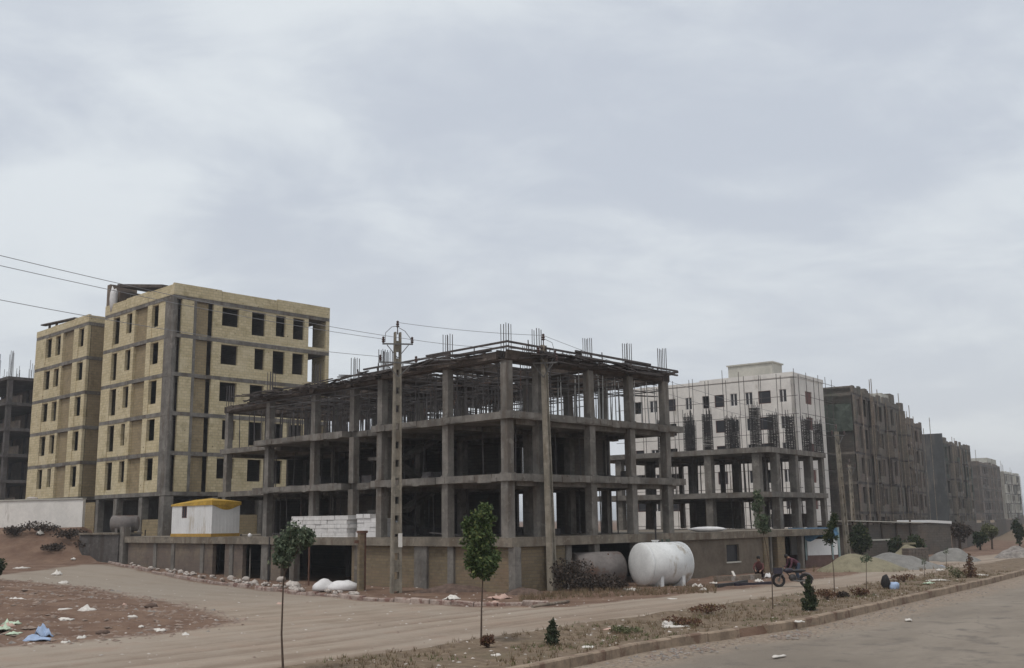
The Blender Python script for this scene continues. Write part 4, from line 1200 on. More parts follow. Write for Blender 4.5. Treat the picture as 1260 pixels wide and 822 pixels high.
# ------------------------------------------------------------------ the row of dark blocks down the street
def drow(label, fr, UL, VL, z0, top, nst, mats, seed, bays, netting=False, rooms=()):
    rr = random.Random(seed)
    x, y, _ = fr.p(0, 0, 0)
    b = thing('brick_apartment_block', label, 'building', (x, y, z0))
    sh = (top - z0) / (nst + .35)
    mw, mp_, ms = MB(), MB(), MB()
    t = 0.0; segs = []
    widths = [rr.uniform(.55, .9) if q % 2 == 0 else rr.uniform(.9, 1.5) for q in range(bays * 2 + 1)]
    sc = UL / sum(widths)
    for i, w in enumerate(widths):
        w *= sc
        segs.append((t, t + w, 'wall' if i % 2 == 0 else rr.choice(('win', 'win', 'bal')), rr.choice((0, 0, 0, 0, 0, -.15)) if i % 2 == 0 else 0)); t += w
    class Second:
        def box(q, *a):
            mw.cur = 1; mw.box(*a); mw.cur = 0
    mw2 = Second()
    for k in range(nst):
        za = z0 + sh * k; zb_ = za + sh
        ms.box(fr, .02, UL, .02, VL - .02, zb_ - .28, zb_)
        for i, (a, c, kd, of) in enumerate(segs):
            tgt = mw if rr.random() < .72 else mw2
            if kd == 'wall':
                tgt.box(fr, a, c, of, .12, za, zb_ - .28)
                if rr.random() < .35:       # small slot window beside the pier: a jamb and a lintel
                    mw2.box(fr, a + (c - a) * .3, a + (c - a) * .62, of - .06, of - .002, zb_ - .75, zb_ - .6)
            elif kd == 'win':
                tgt.box(fr, a, c, 0, .12, za, za + rr.choice((.5, .7, .9, .95)))
                tgt.box(fr, a, c, 0, .12, zb_ - rr.choice((.4, .6)), zb_ - .28)
                if rr.random() < .6:
                    m_ = a + (c - a) * rr.uniform(.4, .6); tgt.box(fr, m_ - .16, m_ + .16, .01, .1, za, zb_ - .28)
            else:
                ms.box(fr, a - .1, c + .1, -.95, .018, za - .14, za + .02)
                if rr.random() < .75: tgt.box(fr, a - .1, c + .1, -.95, -.83, za + .02, za + rr.uniform(.5, 1.1))
                if rr.random() < .6: mw.box(fr, a - .1, a + .02, -.82, -.0, za + .02, zb_ - .28)
                if rr.random() < .3: mw2.box(fr, a, c, -.4, -.3, za + .02, zb_ - .28)
        mw.box(fr, 0, .25, .25, VL, za, zb_ - .28)
    mw.box(fr, .25, UL, 4.0, 4.2, z0, top - .5); mw.box(fr, UL - .25, UL, .25, VL, z0, top - .6)
    for i in range(0, len(segs), 4): mw.box(fr, segs[i][0], segs[i][0] + .2, .26, 4, z0, top - .6)
    zz = z0 + sh * nst
    for i, (a, c, kd, of) in enumerate(segs):
        if rr.random() < .85: mw.box(fr, a, c, 0, .25, zz + .002, zz + rr.uniform(.3, 1.1))
    mw.box(fr, 0, .25, .25, VL, zz + .002, zz + .8)
    mw.build('brick_wall', mats, b); ms.build('floor_slab', M['conc_dark'], b)
    for (u0, u1, v0, v1, h, m) in rooms:
        mb = MB(); mb.box(fr, u0, u1, v0, v1, zz, zz + h); mb.build('roof_room', M[m], b)
    # concrete uprights proud of the wall
    for i, (a, c, kd, of) in enumerate(segs):
        if kd == 'wall' and of >= 0 and rr.random() < .5:
            mb = MB(); mb.box(fr, (a + c) / 2 - .18, (a + c) / 2 + .18, -.05, -.002, z0, zz); mb.build('column', M['conc_dark'], b)
    if netting:
        for (a, za, zb_) in netting:
            mb = MB(); n_ = 8
            vs = []; fs = []
            for i in range(n_ + 1):
                for j in range(5):
                    vs.append(fr.p(-.3 + .12 * math.sin(i * 1.7 + j), .2 + (a) * i / n_, za + (zb_ - za) * j / 4))
            for i in range(n_):
                for j in range(4): fs.append((i * 5 + j, (i + 1) * 5 + j, (i + 1) * 5 + j + 1, i * 5 + j + 1))
            mb.add(vs, fs); mb.add([(x_, y_ + .03, z_) for x_, y_, z_ in vs], [f[::-1] for f in fs]); mb.build('netting', M['net'], b)
    for _ in range(10):
        mb = MB(); u = rr.uniform(0, UL); x, y, _ = fr.p(u, -.6 + rr.uniform(-.6, .2), 0)
        mb.tube([(x, y, z0), (x + rr.uniform(-.2, .2), y, top + rr.uniform(-3, 1.2))], .05, 4)
        mb.build('pole', M['ply'], b)
    return b
drow('dark brown brick block with balconies, netting and ragged top, right behind the lower frame', FD, 27.5, 22, 0.3, 18.7, 5, (M['dbrick'], M['dbrick2']), 3, 9, [(5.2, 13.0, 16.2)], ((1, 5, 5, 9, 1.7, 'dbrick'), (9, 12, 1, 4, 1.4, 'dbrick'), (17, 21, .5, 4, 1.6, 'pale'), (22, 24.5, .5, 4, 2.0, 'dbrick')))
FD1 = Fr(*FD.p(29.0, 1.0, 0)[:2], 58)
drow('lower reddish brick block standing between the two dark blocks on the street', FD1, 16, 20, 0.3, 17.4, 5, (M['dbrick2'], M['dbrick']), 8, 5, False, ((2, 6, 3, 7, 1.3, 'dbrick2'),))
FD2 = Fr(*P(1168.5, 640, 185)[:2], 57)
d2 = drow('dark block with a blind charcoal end wall further down the street', FD2, 27, 16, 0.3, 17.0, 5, (M['dbrick'], M['net']), 12, 8, False, ((3, 8, 2, 6, 1.2, 'dgrey'),))
mb = MB(); mb.box(FD2, -.16, -.003, .0, 15, 0.3, 17.6); mb.build('end_wall', M['dgrey'], d2)
FD3 = Fr(*P(1212, 640, 275)[:2], 57)
drow('pale-topped brown block far down the street', FD3, 34, 22, 0.3, 17.5, 5, (M['dbrick2'], M['dbrick']), 21, 9, False, ((14, 30, .3, 8, 2.2, 'pale'),))
FD4 = Fr(*P(1241, 640, 345)[:2], 57)
drow('farthest grey block at the right end of the street', FD4, 36, 22, 0.3, 17.5, 5, (M['pale'], M['dbrick']), 27, 9, False, ())

# ------------------------------------------------------------------ utility poles and wires
def utility_pole(label, base, top_px, ang, arms, wb=0.52, wt=0.34, group='concrete utility poles', shackle=True, lean=(0, 0)):
    b = base.copy(); b.z = zt(b.x, b.y)
    H = P(top_px[0], top_px[1], b.y).z
    t = thing('utility_pole', label, 'utility pole', b, group)
    fr = Fr(b.x, b.y, ang)
    mb = MB(); n_ = 14
    def xy(u, v, k): 
        a = fr.p(u, v, 0); return (a[0] + lean[0] * k, a[1] + lean[1] * k)
    # I-section: two flanges and a web broken by openings
    for side in (-1, 1):
        vs = []
        for k in (0, 1):
            w = (wb, wt)[k] / 2; d = (wb, wt)[k] * .62 / 2; z = (b.z - .4, H)[k]
            for (p, q) in ((side * w, -d), (side * w * .5, -d), (side * w * .5, d), (side * w, d)):
                a = xy(p, q, k); vs.append((a[0], a[1], z))
        f = [(0, 1, 2, 3), (7, 6, 5, 4)] + [(i, 4 + i, 4 + (i + 1) % 4, (i + 1) % 4) for i in range(4)]
        mb.add(vs, f if side > 0 else [q[::-1] for q in f])
    for i in range(n_):
        z0_, z1_ = b.z + .1 + (H - b.z - .2) * (i + .0) / n_, b.z + .1 + (H - b.z - .2) * (i + .62) / n_
        k0, k1 = (z0_ - b.z) / (H - b.z), (z1_ - b.z) / (H - b.z)
        vs = []
        for k, z in ((k0, z0_), (k1, z1_)):
            w = (wb + (wt - wb) * k) / 2 * .51; d = w * .62
            for (p, q) in ((-w, -d), (w, -d), (w, d), (-w, d)):
                a = xy(p, q, k); vs.append((a[0], a[1], z))
        mb.add(vs, [(3, 2, 1, 0), (4, 5, 6, 7), (0, 1, 5, 4), (1, 2, 6, 5), (2, 3, 7, 6), (3, 0, 4, 7)])
    mb.build('shaft', M['conc_pole'], t)
    for (dz, l0, l1, aang) in arms:
        mb = MB(); fa = Fr(b.x + lean[0], b.y + lean[1], aang)
        mb.bar(fa.p(-l0, -.2, H + dz), fa.p(l1, -.2, H + dz), .05, .07)
        mb.bar(fa.p(-l0 * .7, -.2, H + dz - .05), fa.p(0, -.22, H + dz - .7), .04, .04); mb.bar(fa.p(l1 * .7, -.2, H + dz - .05), fa.p(0, -.22, H + dz - .7), .04, .04)
        arm = mb.build('crossarm', M['galv'], t)
        for e in (-l0, l1):
            mb = MB(); x, y, _ = fa.p(e * .94, -.2, 0)
            mb.lathe((x, y, H + dz + .05), (0, 0, 1), [(0, .04), (.06, .09), (.1, .05), (.16, .09), (.2, .05), (.28, .07), (.32, .02)], 8)
            mb.build('insulator', M['insul'], arm)
    mb = MB(); tp = (b.x + lean[0], b.y + lean[1])
    mb.tube([(tp[0], tp[1], H - .1), (tp[0], tp[1], H + .3)], .03, 6); mb.lathe((tp[0], tp[1], H + .25), (0, 0, 1), [(0, .04), (.05, .1), (.1, .05), (.16, .09), (.22, .05), (.3, .07), (.34, .02)], 8)
    mb.build('insulator', M['insul'], t)
    return t, H, fr
pb1 = G(487, 729); pb2 = G(680, 727)
t1, H1, f1 = utility_pole('grey concrete utility pole with two cross arms, left of the frame corner', pb1, (486, 409), 25, ((-.62, .75, .75, 10), (-1.55, .95, .95, 20)))
mb = MB(); q = f1.p(0, -.2, 0); mb.tube([(q[0] - .05, q[1], H1 + .28), (q[0] - .35, q[1], H1 + .25), (q[0] - .66, q[1], H1 - .05), (q[0] - .68, q[1] + .05, H1 - .5)], .018, 5); mb.tube([(q[0], q[1], H1 + .2), (q[0] + .3, q[1], H1 + .02), (q[0] + .68, q[1], H1 - .5)], .018, 5); mb.build('jumper_cable', M['wire'], t1)
mb = MB(); x, y, _ = f1.p(.12, -.185, 0); mb.box(Fr(x, y, 25), -.08, .12, -.02, .0, 2.1, 2.75); mb.build('notice_plate', M['white_wall'], t1)
t2, H2, f2 = utility_pole('grey concrete utility pole at the right of the frame corner, beside the rusty tank', pb2, (673, 425), 65, ((-.55, .7, .7, 50), (-.9, .7, .7, -10)), lean=(-.22, 0))
mb = MB(); q = (pb2.x - .2, pb2.y - .2); mb.tube([(q[0], q[1], H2 + .3), (q[0] + .4, q[1], H2 + .1), (q[0] + .5, q[1], H2 - .3), (q[0] + .3, q[1], H2 - .6)], .014, 5); mb.build('jumper_cable', M['wire'], t2)
pb3 = G(1044, 689)
t3, H3, f3 = utility_pole('slim pale utility pole leaning slightly in front of the dark brown block', pb3, (1034, 531), 30, ((-.3, .6, .6, 20),), .42, .3, lean=(-.25, 0))
pb4 = P(1050, 640, 98); pb4.z = 0
t4, H4, f4 = utility_pole('shorter far utility pole just right of the leaning pale pole', pb4, (1047.5, 572), 20, ((-.3, .5, .5, 20),), .4, .26)
t0 = copy_tree(t1); t0.location = (-26.6, 10.0, 0.0); t0['label'] = 'near concrete utility pole at the left end of the wires'
H0 = H1
def wire(a, b, sag, label, group='overhead wires'):
    a = Vector(a); b = Vector(b); pts = []
    for i in range(25):
        t = i / 24; q = a.lerp(b, t); q.z -= sag * 4 * t * (1 - t); pts.append(q)
    mb = MB(); mb.tube(pts, .011, 4, False)
    return solo(mb, 'overhead_wire', M['wire'], label, 'wire', group)
fa10 = Fr(pb1.x, pb1.y, 10); fb10 = Fr(-26.6, 10, 10); fa20 = Fr(pb1.x, pb1.y, 20); fb20 = Fr(-26.6, 10, 20)
wire(fa10.p(-.7, 0, H1 - .35), fb10.p(-.7, 0, H0 - .35), .8, 'overhead wire from the upper cross arm left end, running left over the yellow block')
wire(fa10.p(.7, 0, H1 - .35), fb10.p(.7, 0, H0 - .35), .8, 'overhead wire from the upper cross arm right end, running left over the yellow block')
wire(fa20.p(-.9, 0, H1 - 1.25), fb20.p(-.9, 0, H0 - 1.2), 1.0, 'lowest overhead wire running left from the lower cross arm')
f50 = Fr(pb2.x - .22, pb2.y, 50)
wire((pb1.x, pb1.y, H1 + .5), (pb2.x - .22, pb2.y, H2 + .5), .1, 'short topmost wire between the two poles by the frame corner')
wire(fa10.p(.7, 0, H1 - .35), f50.p(-.66, 0, H2 - .25), .12, 'short wire between the two poles by the frame corner, at arm height')
wire(fa20.p(.9, 0, H1 - 1.25), f50.p(.66, 0, H2 - .3), .2, 'short low wire between the two poles by the frame corner')
f3w = Fr(pb3.x - .25, pb3.y, 20)
wire((pb2.x - .22, pb2.y, H2 + .5), (pb3.x - .25, pb3.y, H3 + .5), .5, 'long wire from the right corner pole down to the slim leaning pole')
wire(f50.p(.66, 0, H2 - .25), f3w.p(-.55, 0, H3), .6, 'lower long wire from the right corner pole down to the slim leaning pole')

# ------------------------------------------------------------------ tanks
def tank(label, c, ang, r, L, zc, body, end, saddles=True, fittings=True):
    t = thing('storage_tank', label, 'tank', (c.x, c.y, c.z), None)
    fr = Fr(c.x, c.y, ang); o = fr.p(-L / 2, 0, zc)
    ax = Vector((fr.u[0], fr.u[1], 0)); d = r * .28
    prof = [(0, r), (L * .5, r), (L, r)]
    mb = MB(); mb.lathe(o, ax, prof, 32); s_ = mb.build('shell', body, t, False)
    for p in s_.data.polygons: p.use_smooth = len(p.vertices) == 4
    for e, sgn in ((0, -1), (L, 1)):
        pr = [(sgn * d * math.sin(a), r * math.cos(a)) for a in np.linspace(0, math.pi / 2, 9)]
        mb = MB(); mb.lathe(Vector(o) + ax * e, ax, pr if sgn > 0 else pr[::-1], 32)
        mb.build('domed_end', end, t, True)
    if saddles:
        for e in (.22, .78):
            mb = MB(); n_ = 10; vs = []
            for k in range(n_ + 1):
                a = math.pi * (1.18 + .64 * k / n_)
                for du in (-.09, .09):
                    vs.append(fr.p(-L / 2 + L * e + du, math.cos(a) * r * 1.005, zc + math.sin(a) * r * 1.005)); vs.append(fr.p(-L / 2 + L * e + du, math.cos(a) * r, c.z - .1))
            fs = []
            for k in range(n_):
                a = k * 4; fs += [(a, a + 4, a + 5, a + 1), (a + 2, a + 3, a + 7, a + 6), (a + 1, a + 5, a + 7, a + 3)]
            fs += [(0, 1, 3, 2), (n_ * 4, n_ * 4 + 2, n_ * 4 + 3, n_ * 4 + 1)]
            mb.add(vs, fs); mb.build('saddle', body, t)
    if fittings:
        for e, rr_, hh in ((.36, .16, .07), (.55, .05, .1), (.7, .1, .09)):
            mb = MB(); x, y, _ = fr.p(-L / 2 + L * e, 0, 0); mb.lathe((x, y, zc + r - .015), (0, 0, 1), [(0, rr_), (hh, rr_), (hh + .015, rr_ * 1.25), (hh + .05, rr_ * 1.25)], 12); mb.build('manhole' if rr_ > .12 else 'valve', M['net'] if rr_ < .12 else body, t)
    return t
c = G(809, 722); c = Vector((c.x + .35, c.y + .9, 0)); c.z = zt(c.x, c.y)
tank('big clean white cylindrical tank lying on saddles beside the podium wall', c, 31, 1.06, 2.4, c.z + 1.08, M['tankw'], M['tankw'])
c = Vector((P(733, 700, 52.6).x, 52.6, 0)); c.z = zt(c.x, c.y)
tank('smaller grey rusty tank half hidden by dry brush, left of the white tank', c, 25, .86, 2.5, c.z + .86, M['tankg'], M['tankd'], True, False)
q = P(150, 640, 76)
mb = MB(); wl = Vector((P(113, 650, 78).x, 78, 0)); 
tank('small grey tank lying on the stub wall left of the yellow roofed hut', Vector((q.x, 76.6, 2.75)), 8, .58, 1.7, 3.42, M['tankg'], M['tankg'], True, False)

# ------------------------------------------------------------------ walls at the left
mb = MB(); a = P(-60, 650, 85); b = P(102, 650, 82)
zt_, zb_ = P(50, 616.5, 83.5).z, 2.6
mb.bar((a.x, a.y, (zt_ + zb_) / 2), (b.x, b.y, (zt_ + zb_) / 2 + .05), .3, zt_ - zb_)
WL = thing('site_wall', 'long white rendered wall with pale coping on the soil bank at the far left', 'wall', (b.x, b.y, 2.6))
mb.build('wall_panel', M['white_wall'], WL)
mb = MB(); mb.bar((a.x, a.y, zt_ + .06), (b.x, b.y, zt_ + .11), .46, .1); mb.build('coping', M['pale'], WL)
mb = MB(); mb.blob((P(39, 614, 83.5).x, 83.6, zt_ + .2), .5, .25, .14, 2, .3); solo(mb, 'rubble_stone', M['stonew'], 'pale rubble lump lying on top of the long white wall', 'stone', None, True)
RW = thing('retaining_wall', 'dark grey retaining wall with a pale capping under the small grey tank', 'wall', (P(135, 690, 77).x, 77, .6))
mb = MB(); a = P(112, 660, 78.5); b = P(160, 660, 75.9)
mb.bar((a.x, a.y, 1.4), (b.x, b.y, 1.4), 1.9, 2.5); mb.build('wall_panel', M['conc_dark'], RW)
mb = MB(); mb.bar((a.x, a.y, 2.715), (b.x, b.y, 2.715), 2.1, .12); mb.build('coping', M['conc_warm'], RW)
mb = MB(); x, y, _ = FA.p(-.45, 38.6, 0); mb.box(FA, -.7, -.2, 37.9, 38.5, .2, 3.2); mb.build('end_pillar', M['conc'], RW)

# ------------------------------------------------------------------ yellow roofed hut
hv_, _hz = FA.hit(260, 657, 'v', -.5)
HF_o = Vector(FA.p(-.5, hv_, Z0))
FH = Fr(HF_o.x, HF_o.y, 46)
hz0 = Z0 + .2
HU = thing('site_hut', 'small white cabin with yellow roof edge and one tiny window standing on the podium', 'hut', (HF_o.x, HF_o.y, Z0))
HL, HW, HH = 5.2, 2.0, 1.8
mb = MB()
ww0, ww1, wz0, wz1 = 3.25, 3.8, hz0 + 1.05, hz0 + 1.75
mb.box(FH, 0, .06, 0, ww0, hz0, hz0 + HH); mb.box(FH, 0, .06, ww1, HL, hz0, hz0 + HH); mb.box(FH, 0, .06, ww0, ww1, hz0, wz0); mb.box(FH, 0, .06, ww0, ww1, wz1, hz0 + HH)
mb.box(FH, .06, HW, 0, .06, hz0, hz0 + HH); mb.box(FH, .06, HW, HL - .06, HL, hz0, hz0 + HH); mb.box(FH, HW - .06, HW, .06, HL - .06, hz0, hz0 + HH)
for v in np.arange(.25, HL, .25):
    if not (ww0 - .05 < v < ww1 + .05): mb.box(FH, -.012, -.001, v - .015, v + .015, hz0 + .02, hz0 + HH - .02)
for u in np.arange(.25, HW, .25): mb.box(FH, u - .015, u + .015, -.012, -.001, hz0 + .02, hz0 + HH - .02)
mb.build('wall', M['hutw'], HU)
mb = MB(); mb.box(FH, -.03, HW + .03, -.03, HL + .03, Z0 + .002, hz0 - .002); mb.build('base_frame', M['hutb'], HU)
mb = MB()      # shallow hipped roof with a deep fascia that dips on the short side
e = .06; zr = hz0 + HH
vs = [FH.p(-e, -e, zr), FH.p(HW + e, -e, zr - .0), FH.p(HW + e, HL + e, zr), FH.p(-e, HL + e, zr), FH.p(-e, -e, zr + .3), FH.p(HW + e, -e, zr + .22), FH.p(HW + e, HL + e, zr + .2), FH.p(-e, HL + e, zr + .12), FH.p(HW * .5, HL * .35, zr + .48), FH.p(HW * .5, HL * .75, zr + .42)]
mb.add(vs, [(0, 1, 5, 4), (1, 2, 6, 5), (2, 3, 7, 6), (3, 0, 4, 7), (4, 5, 8), (5, 6, 9, 8), (6, 7, 9), (7, 4, 8, 9), (3, 2, 1, 0)])
vs = []      # painted wave hanging on the short side
for i in range(13):
    u = HW * i / 12; d = .28 * math.sin(math.pi * i / 12) ** 1.3
    vs += [FH.p(u, -.025, zr - .003), FH.p(u, -.025, zr - .02 - d)]
fs = [(2 * i, 2 * i + 1, 2 * i + 3, 2 * i + 2) for i in range(12)]
mb.add(vs, fs); mb.build('roof', M['huty'], HU)
mb = MB(); mb.box(FH, -.01, .02, ww0, ww1, wz0 - .03, wz0); mb.box(FH, -.01, .02, ww0, ww1, wz1, wz1 + .03); mb.box(FH, -.012, .021, ww0 - .04, ww0, wz0 - .03, wz1 + .03); mb.box(FH, -.012, .021, ww1, ww1 + .04, wz0 - .03, wz1 + .03); mb.box(FH, -.009, .02, (ww0 + ww1) / 2 - .015, (ww0 + ww1) / 2 + .015, wz0, wz1)
wf = mb.build('window', M['fdark'], HU); mb = MB(); mb.box(FH, .025, .035, ww0, ww1, wz0, wz1); mb.build('pane', M['dark'], wf)

# ------------------------------------------------------------------ white block stacks
sv = lambda px: FA.hit(px, 650, 'v', 0.0)[0]
v0, v1 = sv(436), sv(361)
BS = thing('block_stack', 'long stack of white building blocks on the podium edge left of the left pole', 'block stack', FA.p(.2, (v0 + v1) / 2, Z0))
mb = MB()
for k in range(5):
    for i in range(int((v1 - v0) / .6)):
        a = v0 + i * .6 + R.uniform(-.02, .02) + (k % 2) * .1
        if k == 4 and R.random() < .06: continue
        for u0 in (-.45, .14):
            d = R.uniform(-.03, .03); mb.box(FA, u0 + d, u0 + .57 + d, a, a + .585, Z0 + .004 + k * .235, Z0 + .235 + k * .235 - .008)
mb.build('blocks', M['aac'], BS)
mb = MB(); v0b, v1b = sv(464), sv(437)
for k in range(4):
    for i in range(int((v1b - v0b) / .6)):
        a = v0b + i * .6 + R.uniform(-.03, .03)
        if k > 2 and i < 1: continue
        for u0 in (.0, .6):
            d = R.uniform(-.05, .05); mb.box(FA, u0 + d, u0 + .57 + d, a, a + .57, Z0 + .3 + k * .235, Z0 + .535 + k * .235 - .008)
mb.box(FA, 0, 1.2, v0b + .1, v1b - .05, Z0 + .003, Z0 + .29)
solo(mb, 'block_stack', M['sack'], 'shorter lower stack of dusty white blocks between the long stack and the left pole', 'block stack')
for (px, w, h, lab) in ((394.5, .55, .42, 'square white sack standing on the kerb before the dark garage opening'), (418, .75, .36, 'long flat white sack lying on the kerb at the foot of the rusty post')):
    q = G(px, 729); q.y += .9; q.z = zt(q.x, q.y)
    mb = MB(); mb.blob((q.x, q.y, q.z + h * .45), w, .4, h, int(px), .22, 14, 9, True); solo(mb, 'sack', M['sack'], lab, 'sack', 'white sacks', True)
mb = MB(); q = FA.p(-.3, sv(313), Z0); mb.blob((q[0], q[1], Z0 + .1), .13, .12, .12, 9, .3); solo(mb, 'sack', M['sack'], 'tiny white bag on the podium edge just right of the hut', 'sack', None, True)

# ------------------------------------------------------------------ posts
def post(px, ytop, ybot, label, w=.07, mat='iron', lean=0.0, group='thin posts along the podium'):
    q = G(px, ybot); q.z = zt(q.x, q.y); zt2 = P(px, ytop, q.y).z
    mb = MB(); mb.tube([(q.x, q.y, q.z - .3), (q.x + lean * .5 + R.uniform(-.02, .02), q.y, (q.z + zt2) / 2), (q.x + lean, q.y, zt2)], [w, w * .9, w * .85], 7)
    solo(mb, 'fence_post', M[mat], label, 'post', group)
for px, a, b, lab, ln in ((194.5, 655, 697, 'thin pale post before the wall left of the hut', .0), (229, 662, 699, 'thin leaning post under the left end of the hut', .25), (267, 664, 704, 'thin post leaning right under the right half of the hut', .3), (295, 657, 706, 'thin dark post under the right corner of the hut', 0), (307, 675, 712, 'pale thin post in the open garage left of the bent sapling', 0), (330, 661, 716, 'thin dark post just left of the bent sapling crown', 0), (379.5, 652, 721, 'rusty thin post just right of the bent sapling crown', 0), (810, 636, 716, 'thin dark post in front of the white tank', -.06), (749.5, 681, 722, 'thin dark post in front of the rusty tank', 0), (177, 652, 690, 'short dark post at the left end of the podium', 0), (897, 655, 706, 'thin dark post at the left edge of the small window in the right wall', 0)):
    post(px, a, b, lab, .05, 'rust' if 'rusty' in lab else ('conc' if 'pale' in lab else 'iron'), ln)
q = G(445, 728); q.z = zt(q.x, q.y); zt2 = P(445, 653, q.y).z
t = thing('gate_post', 'stout rusty gate post with a square head left of the left pole', 'post', q)
fp = Fr(q.x, q.y, 30); mb = MB(); mb.box(fp, -.19, .05, -.15, .15, q.z - .3, zt2 - .12); mb.build('concrete_post', M['stone'], t)
mb = MB(); mb.box(fp, .052, .17, -.1, .1, q.z - .3, zt2 - .05); mb.box(fp, -.22, .2, -.2, .2, zt2 - .115, zt2); mb.box(fp, -.4, -.2, -.05, .05, zt2 - .6, zt2 - .45); mb.build('iron_frame', M['rust'], t)

# ------------------------------------------------------------------ sheds, booth and heaps on the right
FK = Fr(P(991, 690, 69.6).x, 69.6, 20)
bt = thing('sheet_booth', 'low booth of white sheet and blue tarp under the lower frame right end', 'booth', (FK.o[0], FK.o[1], 0))
zB = .75; kw = 2.7
mb = MB(); mb.box(FK, 0, kw + .1, 0, 1.8, -.2, zB); mb.build('plinth', M['plinth'], bt)
mb = MB(); mb.box(FK, .2, kw - .1, -.03, -.003, zB + .003, zB + 1.05); mb.build('white_panel', M['hutw'], bt)
mb = MB(); n_ = 12; vs = []
for i in range(n_ + 1):
    u = kw * i / n_; lo = zB + 1.05 - .16 * math.sin(i * .9) + (.0 if i < 9 else .1)
    for z, dv in ((zB + 1.75, .02), (zB + 1.4, -.06 - .03 * math.sin(i * 2.1)), (lo, -.05 - .03 * math.cos(i * 1.7))): vs.append(FK.p(u, dv - .03, z))
fs = [(3 * i + j, 3 * i + j + 1, 3 * i + 4 + j, 3 * i + 3 + j) for i in range(n_) for j in range(2)]
mb.add(vs, fs); mb.add([(a, b + .03, c) for a, b, c in vs], [f[::-1] for f in fs]); mb.box(FK, .05, kw, .02, 1.8, zB + 1.72, zB + 1.78); mb.build('tarp', M['tarp'], bt)
for u in (.06, kw - .55, kw): 
    mb = MB(); mb.box(FK, u - .06, u + .06, -.08, .02, zB - .3, zB + 1.8); mb.build('frame_post', M['teal'], bt)
mb = MB(); mb.box(FK, .1, kw, 1.6, 1.78, zB + .003, zB + 1.7); mb.build('back_panel', M['hutw'], bt)

FS = Fr(P(1071, 690, 82).x, 82, 30)
sh = thing('block_shed', 'row of low grey block sheds with thin pale sheet roof along the dirt road', 'shed', (FS.o[0], FS.o[1], 0))
SL = 0
for a, b, d in ((1071, 1099, 0), (1099, 1131, 1.2), (1131, 1168, 2.6)):
    pass
def us(px, off=0): return FS.hit(px, 680, 'u', off)[0]
segsS = ((us(1071), us(1100), 0.0, 1.35), (us(1072), us(1132, 1.5), 1.5, 2.55), (us(1132, 2.2), us(1172, 2.2), 2.2, 2.45))
for (a, b, off, h) in segsS:
    mb = MB(); mb.box(FS, a, b, off, off + .2, -.3, h); mb.box(FS, a, a + .2, off + .2, off + 4, -.3, h); mb.box(FS, b - .2, b, off + .2, off + 4, -.3, h - .003); mb.build('block_wall', M['block'], sh)
a, b, off, h = segsS[1]
mb = MB(); x0 = FS.p(us(1046, 1.5), off - .3, 0)
mb.bar(FS.p(us(1046, 1.5), off + 1.7, h + .35), FS.p(b, off + 1.7, h + .1), 4.4, .07); mb.build('roof_sheet', M['pale'], sh)
mb = MB(); mb.bar(FS.p(us(1146, 2.2), 3.8, 2.75), FS.p(us(1173, 2.2), 3.8, 2.62), 3.4, .22); mb.build('roof_sheet', M['hutw'], sh)
mb = MB(); a, b, off, h = segsS[0]; mb.box(FS, a - .05, b + .05, -.06, .26, h + .001, h + .1); mb.build('coping', M['pale'], sh)
mb = MB()
for u in np.arange(us(1050, 1.5), us(1130, 1.5), 1.7):
    x, y, _ = FS.p(u, 1.4, 0); mb.bar((x, y, 0), (x + R.uniform(-.1, .1), y, 2.9), .12, .12)
mb.build('shed_post', M['wood'], sh)
def heap(name, mat, label, cat, px, py, rx, ry, h, seed, group=None, n=28, m=12, Yd=None):
    q = G(px, py) if Yd is None else P(px, py, Yd); q.z = zt(q.x, q.y)
    mb = MB(); vs = []
    for i in range(m + 1):
        f = i / m
        for k in range(n):
            a = 2 * math.pi * k / n
            d = Vector((math.cos(a), math.sin(a), 0)) * f
            nn = 1 + .28 * mnoise.noise(Vector((d.x * 1.4 + seed, d.y * 1.4, seed)))
            zz = h * max(0, math.cos(f * 1.5708)) ** 1.25 * (1 + .4 * mnoise.noise(Vector((d.x * 2.3, d.y * 2.3 + seed, 1)))) + .07 * mnoise.noise(Vector((d.x * 6, d.y * 6, seed + 3))) * (1 - f)
            vs.append((q.x + d.x * rx * nn, q.y + d.y * ry * nn, q.z + zz - (.12 if i == m else 0)))
    fs = [(i * n + k, (i + 1) * n + k, (i + 1) * n + (k + 1) % n, i * n + (k + 1) % n) for i in range(m) for k in range(n)]
    mb.add(vs, fs)
    return solo(mb, name, M[mat], label, cat, group, True)
heap('sand_heap', 'sand', 'wide grey sand heap before the low block shed', 'sand heap', 1099, 699, 3.4, 2.2, .9, 2)
heap('sand_heap', 'sandy', 'long brown sand heap between the pale pole and the grey sand', 'sand heap', 1058, 702, 2.9, 1.9, .95, 5)
heap('sand_heap', 'sandy', 'small pale olive heap behind the grey sand next to the bricks', 'sand heap', 1120, 690, 1.9, 1.7, .95, 6, Yd=80)
heap('soil_heap', 'soilheap', 'low brown soil heap at the foot of the masonry wall, right of the left pole', 'soil heap', 560, 722, 1.9, .8, .35, 11, Yd=50)
heap('soil_heap', 'soilheap', 'low reddish soil heap between the pillar and right corner pole', 'soil heap', 645, 727, 1.2, .6, .28, 13, Yd=48.2)
for i, (px, py, r, lab) in enumerate(((1172, 690, 1.5, 'tall pale rubble pile behind the red conical shrub'), (1250, 686, 1.3, 'rubble pile at the right end of the dirt road'))):
    heap('rubble_heap', 'rubmix' if i % 2 else 'sand', lab, 'rubble heap', px, py, r * 1.4, r, r * .62, 20 + i)
a = P(1171, 640, 96); b_ = P(1262, 640, 250)
LW = thing('site_wall', 'long low grey block wall running away down the street behind the rubble', 'wall', (a.x, a.y, 0))
n_ = 14
